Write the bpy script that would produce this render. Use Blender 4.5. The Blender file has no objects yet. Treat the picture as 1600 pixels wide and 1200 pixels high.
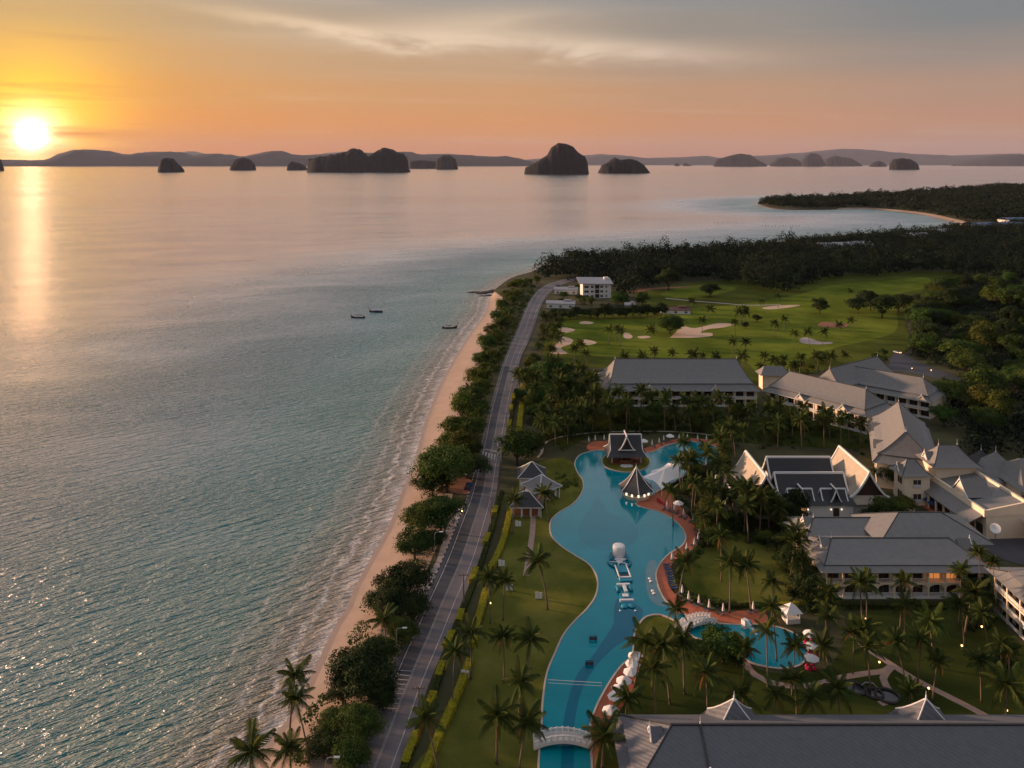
import bpy, math, random
import numpy as np
from mathutils import Vector, Matrix, noise as mnoise
from mathutils.geometry import tessellate_polygon

R = math.radians
random.seed(7)
rng = np.random.default_rng(7)
sc = bpy.context.scene
col = sc.collection

# ------------------------------------------------------------------ camera
CAM_H, FOC, HZ = 110.0, 1280.0, 256.0          # height, focal length and horizon row (in 1600 px)
cd = bpy.data.cameras.new('camera')
cam = bpy.data.objects.new('camera', cd); col.objects.link(cam)
cam.location = (0, 0, CAM_H); cam.rotation_euler = (R(90), 0, 0)
cd.sensor_fit = 'HORIZONTAL'; cd.sensor_width = 36.0; cd.lens = 36.0*FOC/1600.0
cd.shift_y = -(600.0-HZ)/1600.0                 # a level camera with a falling front: verticals stay upright
cd.clip_start = 0.5; cd.clip_end = 200000.0
sc.camera = cam

# ------------------------------------------------------------------ world, sun, exposure
SUN_AZ = -30.4                                   # degrees from +Y towards +X
SUN_EL = 1.7
LAMP_EL = 8.0
LAMP_AZ = -72.0                                  # lamp swung left of the visible sun to keep its glitter off the sea
world = bpy.data.worlds.new('World'); sc.world = world; world.use_nodes = True
def build_world():
    nt = world.node_tree; nt.nodes.clear(); N = nt.nodes.new; L = nt.links.new
    out = N('ShaderNodeOutputWorld'); bg = N('ShaderNodeBackground'); L(bg.outputs[0], out.inputs[0])
    tc = N('ShaderNodeTexCoord'); d = tc.outputs['Generated']
    def math_(op, a, b=None, c=None, clamp=False):
        n = N('ShaderNodeMath'); n.operation = op; n.use_clamp = clamp
        for i, v in enumerate((a, b, c)):
            if v is None: continue
            if isinstance(v, (int, float)): n.inputs[i].default_value = v
            else: L(v, n.inputs[i])
        return n.outputs[0]
    def mix(f, a, b, mode='MIX', clamp=False):
        n = N('ShaderNodeMix'); n.data_type = 'RGBA'; n.blend_type = mode; n.clamp_result = clamp
        for i, v in ((0, f), (6, a), (7, b)):
            if isinstance(v, (int, float)): n.inputs[i].default_value = v
            elif isinstance(v, tuple): n.inputs[i].default_value = (*v, 1)
            else: L(v, n.inputs[i])
        return n.outputs[2]
    def ramp(f, stops, ip='EASE'):
        n = N('ShaderNodeValToRGB'); cr = n.color_ramp; cr.interpolation = ip
        while len(cr.elements) < len(stops): cr.elements.new(0.5)
        for e, (p, c) in zip(cr.elements, stops): e.position = p; e.color = (*c, 1)
        L(f, n.inputs[0]); return n.outputs[0]
    sky = N('ShaderNodeTexSky'); sky.sky_type = 'NISHITA'; sky.sun_disc = False
    sky.sun_elevation = R(LAMP_EL); sky.sun_rotation = R(LAMP_AZ); sky.air_density = 1.0; sky.dust_density = 4.0; sky.ozone_density = 1.5
    sep = N('ShaderNodeSeparateXYZ'); L(d, sep.inputs[0]); ez = sep.outputs[2]
    # thick evening air: colour by height above the horizon, away from / towards the sun
    az = R(SUN_AZ); sd = Vector((math.sin(az)*math.cos(R(SUN_EL)), math.cos(az)*math.cos(R(SUN_EL)), math.sin(R(SUN_EL))))
    dot = N('ShaderNodeVectorMath'); dot.operation = 'DOT_PRODUCT'; L(d, dot.inputs[0]); dot.inputs[1].default_value = sd
    ang = math_('ARCCOSINE', math_('MINIMUM', dot.outputs['Value'], 0.9999999))   # radians from the sun
    hx = math_('DIVIDE', math_('ADD', ez, 0.02), 0.62, clamp=True)
    warm = ramp(hx, [(.032, (.80,.245,.05)), (.103, (.84,.325,.068)), (.166, (.74,.355,.115)), (.226, (.66,.39,.19)), (.29, (.55,.39,.25)), (.37, (.43,.385,.325)), (.6, (.41,.40,.42)), (1, (.39,.39,.425))])
    cool = ramp(hx, [(.032, (.37,.21,.175)), (.103, (.48,.245,.15)), (.166, (.41,.26,.19)), (.226, (.27,.235,.215)), (.29, (.175,.205,.22)), (.37, (.155,.20,.245)), (.6, (.30,.325,.36)), (1, (.39,.39,.425))])
    toward = ramp(math_('DIVIDE', ang, 1.25, clamp=True), [(0, (1,1,1)), (.40, (.72,.72,.72)), (.62, (.35,.35,.35)), (.85, (.06,.06,.06)), (1, (0,0,0))])
    base = mix(toward, cool, warm)
    base = mix(.06, base, mix(1.0, sky.outputs[0], (.07,.07,.07), 'MULTIPLY'))
    # cirrus, streaked along the horizon
    flat = N('ShaderNodeVectorMath'); flat.operation = 'DIVIDE'
    comb = N('ShaderNodeCombineXYZ'); zz = math_('ADD', math_('MAXIMUM', ez, 0.0), 0.06)
    for i in range(3): L(zz, comb.inputs[i])
    L(d, flat.inputs[0]); L(comb.outputs[0], flat.inputs[1])
    mp = N('ShaderNodeMapping'); L(flat.outputs[0], mp.inputs[0]); mp.inputs['Scale'].default_value = (.22, .75, 0); mp.inputs['Rotation'].default_value = (0, 0, R(8))
    n1 = N('ShaderNodeTexNoise'); L(mp.outputs[0], n1.inputs[0]); n1.inputs['Scale'].default_value = 1.15; n1.inputs['Detail'].default_value = 9; n1.inputs['Roughness'].default_value = .58; n1.inputs['Distortion'].default_value = .9
    cl = ramp(n1.outputs[0], [(0, (0,0,0)), (.52, (0,0,0)), (.72, (.6,.6,.6)), (1, (1,1,1))])
    # one long feathered streak high over the bay
    def streak(px, py, wx, wy, tilt):
        c0 = Vector(((px-800)/FOC, 1, (HZ-py)/FOC))
        sx = math_('SUBTRACT', math_('DIVIDE', sep.outputs[0], math_('MAXIMUM', sep.outputs[1], .05)), c0.x)
        sz = math_('SUBTRACT', math_('DIVIDE', ez, math_('MAXIMUM', sep.outputs[1], .05)), c0.z)
        nn = N('ShaderNodeTexNoise'); mpp = N('ShaderNodeMapping'); L(d, mpp.inputs[0]); mpp.inputs['Scale'].default_value = (5, 5, 16); L(mpp.outputs[0], nn.inputs[0])
        nn.inputs['Scale'].default_value = 1.6; nn.inputs['Detail'].default_value = 8; nn.inputs['Roughness'].default_value = .6; nn.inputs['Distortion'].default_value = .6
        sz = math_('ADD', math_('SUBTRACT', sz, math_('MULTIPLY', sx, tilt)), math_('MULTIPLY', math_('SUBTRACT', nn.outputs[0], .5), wy*2.6))
        q = math_('ADD', math_('POWER', math_('ABSOLUTE', math_('DIVIDE', sx, wx)), 2.0), math_('POWER', math_('ABSOLUTE', math_('DIVIDE', sz, wy)), 2.0))
        g = math_('EXPONENT', math_('MULTIPLY', q, -1.0))
        front = math_('GREATER_THAN', sep.outputs[1], .05)
        return math_('MULTIPLY', math_('MULTIPLY', g, front), math_('MULTIPLY_ADD', nn.outputs[0], 2.6, -.55, clamp=True))
    s1 = streak(700, 60, .15, .017, -.03); s2 = streak(500, 42, .12, .009, -.17); s3 = streak(930, 76, .17, .013, -.05); s4 = streak(780, 28, .13, .013, .03)
    st = math_('ADD', math_('ADD', s1, s2), math_('ADD', s3, math_('MULTIPLY', s4, .5)), clamp=True)
    cmask = math_('ADD', math_('MULTIPLY', cl, .22), math_('MULTIPLY', st, .85), clamp=True)
    ccol = mix(toward, (.60,.48,.40), (.88,.66,.45))
    base = mix(cmask, base, ccol)
    # glow round the low sun and the sun itself, broken by thin bars of cloud
    mb = N('ShaderNodeMapping'); L(d, mb.inputs[0]); mb.inputs['Scale'].default_value = (5, 5, 95)
    nb = N('ShaderNodeTexNoise'); L(mb.outputs[0], nb.inputs[0]); nb.inputs['Scale'].default_value = 1.0; nb.inputs['Detail'].default_value = 4
    bars = math_('MULTIPLY_ADD', nb.outputs[0], 3.4, -.75, clamp=True)
    def lobe(k, p=2.0): return math_('EXPONENT', math_('MULTIPLY', math_('POWER', math_('DIVIDE', ang, k), p), -1.0))
    def add(c, lob, colr): return mix(1.0, c, mix(1.0, colr, lob, 'MULTIPLY'), 'ADD')
    base = mix(math_('MULTIPLY', lobe(.17, 1.5), .85), base, mix(1.0, base, (1.0,.85,.2), 'MULTIPLY'))
    base = add(base, math_('MULTIPLY', lobe(.17, 1.3), .6), (.38,.13,.0))
    base = add(base, math_('MULTIPLY', lobe(.070, 1.7), bars), (1.1,.74,.0))
    base = add(base, math_('MULTIPLY', lobe(.030, 2.4), bars), (1.3,1.15,.95))
    base = add(base, lobe(.0112, 2.0), (20.0,9.5,5.0))
    L(base, bg.inputs[0]); bg.inputs[1].default_value = 0.73
build_world()
world.cycles.sampling_method = 'MANUAL'; world.cycles.sample_map_resolution = 512
sl = bpy.data.lights.new('sun', 'SUN'); sl.energy = 5.0; sl.angle = R(3.0); sl.color = (1.0, .60, .37)
so = bpy.data.objects.new('sun', sl); col.objects.link(so)
_sd = Vector((math.sin(R(LAMP_AZ))*math.cos(R(LAMP_EL)), math.cos(R(LAMP_AZ))*math.cos(R(LAMP_EL)), math.sin(R(LAMP_EL))))
so.rotation_euler = (-_sd).to_track_quat('-Z', 'Y').to_euler(); so.location = (-300, 500, 300)
vs = sc.view_settings; vs.view_transform = 'Standard'; vs.look = 'None'; vs.exposure = 0.55; vs.gamma = 1.0; vs.use_curve_mapping = False
cy = sc.cycles; cy.use_denoising = True; cy.max_bounces = 6; cy.diffuse_bounces = 2; cy.glossy_bounces = 3; cy.transparent_max_bounces = 8; cy.transmission_bounces = 4; cy.volume_bounces = 0
cy.caustics_reflective = False; cy.caustics_refractive = False; cy.sample_clamp_indirect = 4

# ------------------------------------------------------------------ helpers
def P(px, py, z=2.0):
    """the point at height z that the photograph shows at (px, py)"""
    y = (CAM_H-z)*FOC/(py-HZ)
    return Vector(((px-800.0)/FOC*y, y, z))
def tag(o, label=None, cat=None, group=None, kind=None):
    if label: o['label'] = label
    if cat: o['category'] = cat
    if group: o['group'] = group
    if kind: o['kind'] = kind
    return o
def empty(name, loc, rz=0.0, sca=1.0):
    o = bpy.data.objects.new(name, None); col.objects.link(o); o.location = loc; o.rotation_euler = (0, 0, rz)
    o.scale = (sca,)*3; o.empty_display_size = .5
    return o
def link(name, me, parent=None, loc=None, rot=None):
    o = bpy.data.objects.new(name, me); col.objects.link(o)
    if parent: o.parent = parent
    if loc is not None: o.location = loc
    if rot is not None: o.rotation_euler = rot
    return o
class MB:
    def __init__(s): s.v = []; s.f = []; s.uv = None
    def add(s, vs, fs):
        b = len(s.v); s.v += [tuple(p) for p in vs]; s.f += [tuple(i+b for i in f) for f in fs]; return s
    def quad(s, *p): return s.add(p, [tuple(range(len(p)))])
    def box(s, x0, x1, y0, y1, z0, z1):
        return s.add([(x0,y0,z0),(x1,y0,z0),(x1,y1,z0),(x0,y1,z0),(x0,y0,z1),(x1,y0,z1),(x1,y1,z1),(x0,y1,z1)],
                     [(0,3,2,1),(4,5,6,7),(0,1,5,4),(1,2,6,5),(2,3,7,6),(3,0,4,7)])
    def bar(s, a, b, w, h=None):
        a = Vector(a); b = Vector(b); h = h or w; d = (b-a).normalized()
        up = Vector((0,0,1)) if abs(d.z) < .95 else Vector((1,0,0))
        sx = d.cross(up).normalized()*w*.5; sy = sx.cross(d).normalized()*h*.5
        return s.add([a-sx-sy,a+sx-sy,a+sx+sy,a-sx+sy,b-sx-sy,b+sx-sy,b+sx+sy,b-sx+sy],
                     [(0,3,2,1),(4,5,6,7),(0,1,5,4),(1,2,6,5),(2,3,7,6),(3,0,4,7)])
    def tube(s, pts, rad, n=6):
        pts = [Vector(p) for p in pts]; rs = rad if isinstance(rad, (list, tuple)) else [rad]*len(pts); b = len(s.v)
        for i, p in enumerate(pts):
            d = (pts[min(i+1, len(pts)-1)]-pts[max(i-1, 0)]).normalized()
            ref = Vector((1,0,0)) if abs(d.x) < .8 else Vector((0,1,0))
            u = d.cross(ref).normalized(); w = d.cross(u)
            for k in range(n):
                a = 2*math.pi*k/n; s.v.append(tuple(p+(u*math.cos(a)+w*math.sin(a))*rs[i]))
        for i in range(len(pts)-1):
            for k in range(n):
                s.f.append((b+i*n+k, b+i*n+(k+1)%n, b+(i+1)*n+(k+1)%n, b+(i+1)*n+k))
        s.f.append(tuple(b+k for k in range(n))[::-1]); s.f.append(tuple(b+(len(pts)-1)*n+k for k in range(n)))
        return s
    def lathe(s, prof, n=16, c=(0,0,0), a0=0.0):
        b = len(s.v)
        for r, z in prof:
            for k in range(n):
                a = a0+2*math.pi*k/n; s.v.append((c[0]+r*math.cos(a), c[1]+r*math.sin(a), c[2]+z))
        for i in range(len(prof)-1):
            for k in range(n):
                s.f.append((b+i*n+k, b+i*n+(k+1)%n, b+(i+1)*n+(k+1)%n, b+(i+1)*n+k))
        s.f.append(tuple(b+k for k in range(n))[::-1]); s.f.append(tuple(b+(len(prof)-1)*n+k for k in range(n)))
        return s
    def sheet(s, pts, z):
        """flat concave polygon"""
        vs = [Vector((p[0], p[1], 0)) for p in pts]; tri = tessellate_polygon([vs]); fs = []
        for t in tri:
            a, b_, c = (vs[i] for i in t)
            fs.append(t if (b_-a).cross(c-a).z > 0 else t[::-1])
        return s.add([(p[0], p[1], z) for p in pts], fs)
    def slab(s, pts, z0, z1):
        vs = [Vector((p[0], p[1], 0)) for p in pts]; n = len(vs)
        area = sum(vs[i].x*vs[(i+1)%n].y-vs[(i+1)%n].x*vs[i].y for i in range(n))
        if area < 0: pts = list(pts)[::-1]
        s.sheet(pts, z1); b = len(s.v)
        s.v += [(p[0],p[1],z0) for p in pts]+[(p[0],p[1],z1) for p in pts]
        s.f += [(b+i, b+(i+1)%n, b+n+(i+1)%n, b+n+i) for i in range(n)]
        return s
    def mesh(s, name, m, smooth=False):
        me = bpy.data.meshes.new(name); me.from_pydata(s.v, [], s.f)
        if m: me.materials.append(m)
        if smooth: me.polygons.foreach_set('use_smooth', [True]*len(me.polygons))
        me.update(); return me
    def build(s, name, m, parent=None, smooth=False, loc=None, rot=None):
        return link(name, s.mesh(name, m, smooth), parent, loc, rot)
def spline(pts, step=1.0, closed=False):
    """Catmull-Rom through 2-D points, resampled"""
    pts = [Vector((p[0], p[1])) for p in pts]; n = len(pts); out = []
    for i in range(n if closed else n-1):
        if closed: a, b, c, d = pts[i-1], pts[i], pts[(i+1)%n], pts[(i+2)%n]
        else: a, b, c, d = pts[max(i-1,0)], pts[i], pts[i+1], pts[min(i+2,n-1)]
        m = max(1, int((c-b).length/step))
        for k in range(m):
            t = k/m
            out.append(.5*((2*b)+(c-a)*t+(2*a-5*b+4*c-d)*t*t+(3*b-a-3*c+d)*t**3))
    if not closed: out.append(pts[-1])
    return out
def PP(pxs, z=2.0): return [P(x, y, z).xy for x, y in pxs]
def inside(p, poly):
    x, y = p[0], p[1]; r = False; n = len(poly); j = n-1
    for i in range(n):
        xi, yi = poly[i][0], poly[i][1]; xj, yj = poly[j][0], poly[j][1]
        if (yi > y) != (yj > y) and x < (xj-xi)*(y-yi)/(yj-yi)+xi: r = not r
        j = i
    return r
def seg_dist(p, line):
    best = 1e9
    for a, b in zip(line[:-1], line[1:]):
        ab = b-a; t = max(0, min(1, (p-a).dot(ab)/max(ab.length_squared, 1e-9))); best = min(best, (p-a-ab*t).length)
    return best

# ------------------------------------------------------------------ materials
def new_mat(name):
    m = bpy.data.materials.new(name); m.use_nodes = True; nt = m.node_tree
    return m, nt, nt.nodes.get('Principled BSDF'), nt.nodes.new, nt.links.new
def M(name, c, rough=.7, var=.12, scale=1.0, bump=0.0, bscale=6.0, c2=None, spec=.3, rnd=0.0, stretch=None, metal=0.0):
    """plain surface with blotchy colour, grain and fine relief"""
    m, nt, b, N, L = new_mat(name)
    tc = N('ShaderNodeTexCoord'); src = tc.outputs['Object']
    if stretch:
        mp = N('ShaderNodeMapping'); mp.inputs['Scale'].default_value = stretch; L(src, mp.inputs[0]); src = mp.outputs[0]
    n = N('ShaderNodeTexNoise'); n.inputs['Scale'].default_value = scale; n.inputs['Detail'].default_value = 6; n.inputs['Roughness'].default_value = .65; L(src, n.inputs[0])
    r = N('ShaderNodeValToRGB'); r.color_ramp.elements[0].position = .3; r.color_ramp.elements[1].position = .7
    c2 = c2 or tuple(min(1, x*(1+var)) for x in c)
    r.color_ramp.elements[0].color = (*[x*(1-var) for x in c], 1); r.color_ramp.elements[1].color = (*c2, 1); L(n.outputs[0], r.inputs[0])
    cout = r.outputs[0]
    if rnd:
        oi = N('ShaderNodeObjectInfo'); hs = N('ShaderNodeHueSaturation'); mm = N('ShaderNodeMath'); mm.operation = 'MULTIPLY_ADD'
        L(oi.outputs['Random'], mm.inputs[0]); mm.inputs[1].default_value = rnd; mm.inputs[2].default_value = 1-rnd*.5; L(mm.outputs[0], hs.inputs['Value']); L(cout, hs.inputs['Color']); cout = hs.outputs[0]
    L(cout, b.inputs['Base Color']); b.inputs['Roughness'].default_value = rough; b.inputs['Specular IOR Level'].default_value = spec; b.inputs['Metallic'].default_value = metal
    if bump:
        n2 = N('ShaderNodeTexNoise'); n2.inputs['Scale'].default_value = bscale; n2.inputs['Detail'].default_value = 4; L(src, n2.inputs[0])
        bp = N('ShaderNodeBump'); bp.inputs['Strength'].default_value = bump; bp.inputs['Distance'].default_value = .1; L(n2.outputs[0], bp.inputs['Height']); L(bp.outputs[0], b.inputs['Normal'])
    return m
def leaf_mat(name, c, c2, trans=.35, scale=.35, rnd=.5, hue=.04):
    m, nt, b, N, L = new_mat(name); out = nt.nodes.get('Material Output')
    geo = N('ShaderNodeNewGeometry'); n = N('ShaderNodeTexNoise'); n.inputs['Scale'].default_value = scale; n.inputs['Detail'].default_value = 5; L(geo.outputs['Position'], n.inputs[0])
    r = N('ShaderNodeValToRGB'); r.color_ramp.elements[0].position = .35; r.color_ramp.elements[1].position = .68
    r.color_ramp.elements[0].color = (*c, 1); r.color_ramp.elements[1].color = (*c2, 1); L(n.outputs[0], r.inputs[0])
    oi = N('ShaderNodeObjectInfo'); hs = N('ShaderNodeHueSaturation')
    mm = N('ShaderNodeMath'); mm.operation = 'MULTIPLY_ADD'; L(oi.outputs['Random'], mm.inputs[0]); mm.inputs[1].default_value = rnd; mm.inputs[2].default_value = 1-rnd*.5
    wn = N('ShaderNodeTexWhiteNoise'); wn.noise_dimensions = '1D'; L(oi.outputs['Random'], wn.inputs['W'])
    mh = N('ShaderNodeMath'); mh.operation = 'MULTIPLY_ADD'; L(wn.outputs['Value'], mh.inputs[0]); mh.inputs[1].default_value = -hue; mh.inputs[2].default_value = .5+hue*.4
    L(mm.outputs[0], hs.inputs['Value']); L(mh.outputs[0], hs.inputs['Hue']); L(r.outputs[0], hs.inputs['Color'])
    L(hs.outputs[0], b.inputs['Base Color']); b.inputs['Roughness'].default_value = .65; b.inputs['Specular IOR Level'].default_value = .1
    tr = N('ShaderNodeBsdfTranslucent'); L(hs.outputs[0], tr.inputs[0]); ms = N('ShaderNodeMixShader'); ms.inputs[0].default_value = trans
    L(b.outputs[0], ms.inputs[1]); L(tr.outputs[0], ms.inputs[2]); L(ms.outputs[0], out.inputs[0])
    return m
def roof_mat(name, c, course=.42, rib=0.0, var=.12):
    """tiled roof: courses that climb the slope, ribs across it"""
    m, nt, b, N, L = new_mat(name); tc = N('ShaderNodeTexCoord')
    n = N('ShaderNodeTexNoise'); n.inputs['Scale'].default_value = .8; n.inputs['Detail'].default_value = 7; n.inputs['Roughness'].default_value = .7; L(tc.outputs['Object'], n.inputs[0])
    r = N('ShaderNodeValToRGB'); r.color_ramp.elements[0].position = .3; r.color_ramp.elements[1].position = .72
    r.color_ramp.elements[0].color = (*[x*(1-var) for x in c], 1); r.color_ramp.elements[1].color = (*[x*(1+var) for x in c], 1); L(n.outputs[0], r.inputs[0])
    L(r.outputs[0], b.inputs['Base Color']); b.inputs['Roughness'].default_value = .6; b.inputs['Specular IOR Level'].default_value = .35
    w = N('ShaderNodeTexWave'); w.wave_type = 'BANDS'; w.bands_direction = 'Z'; w.wave_profile = 'SAW'; w.inputs['Scale'].default_value = .314/course*1.0; L(tc.outputs['Object'], w.inputs[0])
    w.inputs['Distortion'].default_value = .15
    h = w.outputs['Fac']
    if rib:
        w2 = N('ShaderNodeTexWave'); w2.bands_direction = 'DIAGONAL'; w2.inputs['Scale'].default_value = rib; L(tc.outputs['Object'], w2.inputs[0])
        mx = N('ShaderNodeMath'); mx.operation = 'ADD'; L(h, mx.inputs[0]); L(w2.outputs['Fac'], mx.inputs[1]); h = mx.outputs[0]
    bp = N('ShaderNodeBump'); bp.inputs['Strength'].default_value = .5; bp.inputs['Distance'].default_value = .12; L(h, bp.inputs['Height']); L(bp.outputs[0], b.inputs['Normal'])
    return m
def glow_mat(name, c, s):
    m, nt, b, N, L = new_mat(name); b.inputs['Emission Color'].default_value = (*c, 1); b.inputs['Emission Strength'].default_value = s; b.inputs['Base Color'].default_value = (*c, 1)
    return m
MT = dict(
    sand=M('sand', (.50,.36,.275), .85, .10, .15, .25, 3, spec=.2), wet_sand=M('wet_sand', (.36,.255,.20), .35, .10, .2, .1, 2, spec=.5),
    soil=M('soil', (.055,.055,.026), .95, .35, .06, .5, 1.5, c2=(.085,.085,.035)),
    lawn=M('lawn', (.088,.122,.020), .95, .38, .07, .6, 5, c2=(.185,.175,.042), spec=0.0),
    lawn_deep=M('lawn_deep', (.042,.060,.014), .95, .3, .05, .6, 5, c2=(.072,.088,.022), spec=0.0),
    fairway=M('fairway', (.10,.15,.022), .95, .35, .03, .5, 2, c2=(.20,.235,.036), spec=0.0),
    rough=M('rough', (.075,.095,.022), .95, .3, .03, .6, 1, c2=(.12,.14,.03), spec=0.0),
    bunker=M('bunker', (.60,.43,.31), .9, .08, .2, .2, 2), redsand=M('redsand', (.27,.12,.075), .9, .15, .2),
    asphalt=M('asphalt', (.115,.11,.13), .65, .2, .12, .15, 8, stretch=(1,.12,1), c2=(.19,.17,.18)), asphalt_dark=M('asphalt_dark', (.062,.064,.078), .7, .15, .2, .15, 8, stretch=(1,.12,1)),
    paint=M('road_paint', (.42,.40,.39), .7, .2, 1.5), dust=M('dust', (.40,.335,.33), .9, .12, .35, .3, 2), kerb_dark=M('kerb_dark', (.05,.05,.05), .8), pave=M('pave', (.40,.28,.23), .85, .15, .8, .2, 4),
    brick_deck=M('brick_deck', (.46,.135,.07), .75, .14, .5, .2, 5), coping=M('coping', (.52,.44,.38), .7, .1, 1.5), tile_teal=M('tile_teal', (.0005,.335,.405), .6, .10, .12, spec=0.0), tile_blue=M('tile_blue', (.0005,.19,.29), .6, .10, .12, spec=0.0), tile_mid=M('tile_mid', (.0005,.285,.365), .6, .10, .12, spec=0.0), tile_grey=M('tile_grey', (.24,.33,.36), .5, .1, .4),
    wall=M('cream_render', (.84,.70,.53), .85, .05, .4, .1, 6), wall_white=M('white_render', (.74,.72,.70), .85, .04, .4, .1, 6), trim=M('white_trim', (.78,.77,.76), .6, .04, 2), wood=M('wood', (.26,.10,.04), .6, .2, 1.5), wood_dark=M('wood_dark', (.055,.03,.022), .6, .2, 1.5),
    glass=M('dark_glass', (.022,.024,.028), .12, .2, .6, spec=.6), shade=M('dark_room', (.045,.028,.022), .8, .3, .5), glass_white=M('frost_rail', (.62,.63,.66), .35, .05, 1),
    roof_grey=roof_mat('roof_grey', (.20,.198,.198)), roof_near=roof_mat('roof_near', (.125,.13,.15), .42, .55), roof_dark=roof_mat('roof_dark', (.050,.052,.058)), roof_thai=roof_mat('roof_thai', (.43,.37,.29)), roof_pale=roof_mat('roof_pale', (.36,.36,.40)), roof_blue=roof_mat('roof_blue', (.10,.15,.26)), roof_red=roof_mat('roof_red', (.16,.075,.07)),
    trunk=M('palm_trunk', (.17,.125,.09), .9, .25, 2, .5, 6, stretch=(1,1,4)), bark=M('bark', (.085,.06,.045), .9, .3, 2, .5, 5),
    palm=leaf_mat('palm_leaf', (.028,.054,.013), (.084,.104,.022), .28, .45, .55, .05), palm_dry=leaf_mat('palm_dry', (.19,.105,.03), (.26,.15,.045), .3), 
    leaf=leaf_mat('leaf_green', (.026,.058,.012), (.074,.112,.022), .25, .3, .6, .05), leaf_y=leaf_mat('leaf_olive', (.050,.074,.012), (.112,.126,.022), .28, .3, .5, .06), leaf_d=leaf_mat('leaf_dark', (.016,.032,.011), (.042,.062,.017), .2, .3, .5, .03),
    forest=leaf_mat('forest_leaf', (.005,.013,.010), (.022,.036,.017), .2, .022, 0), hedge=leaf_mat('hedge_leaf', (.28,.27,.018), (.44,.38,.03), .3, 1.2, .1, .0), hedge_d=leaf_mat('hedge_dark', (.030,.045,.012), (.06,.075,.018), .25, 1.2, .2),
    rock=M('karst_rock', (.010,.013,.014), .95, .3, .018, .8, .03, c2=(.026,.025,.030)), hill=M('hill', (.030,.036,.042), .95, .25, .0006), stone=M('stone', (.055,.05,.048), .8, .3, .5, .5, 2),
    white=M('white_fabric', (.78,.77,.77), .75, .03, 1), red=M('red_fabric', (.55,.015,.06), .7, .1, 1), blue=M('blue_fabric', (.03,.06,.17), .75, .15, 1), grey_fab=M('grey_fabric', (.085,.09,.11), .8, .2, 1), metal=M('metal', (.35,.35,.36), .4, .1, 2, metal=.7), concrete=M('concrete', (.21,.15,.125), .85, .15, .8), hull=M('hull', (.055,.022,.018), .5, .2, 1), hull_top=M('boat_canopy', (.19,.16,.17), .7, .1, 1), pvc_blue=M('pvc_blue', (.02,.24,.36), .35, .06, .6), pvc_white=M('pvc_white', (.78,.77,.77), .4, .03, .6), paint_blue=M('paint_blue', (.015,.05,.13), .3, .1, 1), rubber=M('rubber', (.02,.02,.02), .8), lamp=glow_mat('lamp_glow', (1, .55, .2), 3.5), lamp_white=glow_mat('lamp_white', (1,.85,.65), 1.1), warmroom=glow_mat('lit_room', (.6,.22,.06), .55),
)
# ------------------------------------------------------------------ shoreline (metres), near to far, water on the left
SHORE_PX = [(250,1420),(330,1290),(385,1200),(420,1157),(440,1140),(460,1107),(480,1066),(493,1048),(506,1010),(522,977),(540,950),(552,918),(582,865),(607,820),(625,772),(646,722),(660,668),(672,636),(695,585),(730,527),(757,490),(765,464),(778,450),(800,436),(830,427),(862,415),(905,408),(1000,398),(1090,391),(1150,388),(1240,377),(1330,368),(1400,364),(1452,360),(1490,353),(1497,349),(1480,344),(1440,335),(1400,330),(1350,326),(1320,327),(1270,328),(1215,327),(1190,321),(1184,317),(1200,314),(1260,311),(1330,309),(1420,307),(1500,304),(1620,300),(1900,296),(2600,292)]
shore = [P(x, y, 0).xy for x, y in SHORE_PX]
_i = 22                                            # the long straight beach is smoothed, the far cove kept as drawn
def simplify(line, tol):
    out = [line[0]]
    for p in line[1:-1]:
        if (p-out[-1]).length > max(6.0, p.length*tol): out.append(p)
    return out+[line[-1]]
shore_s = simplify(spline(shore, 6.0), .012)
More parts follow.
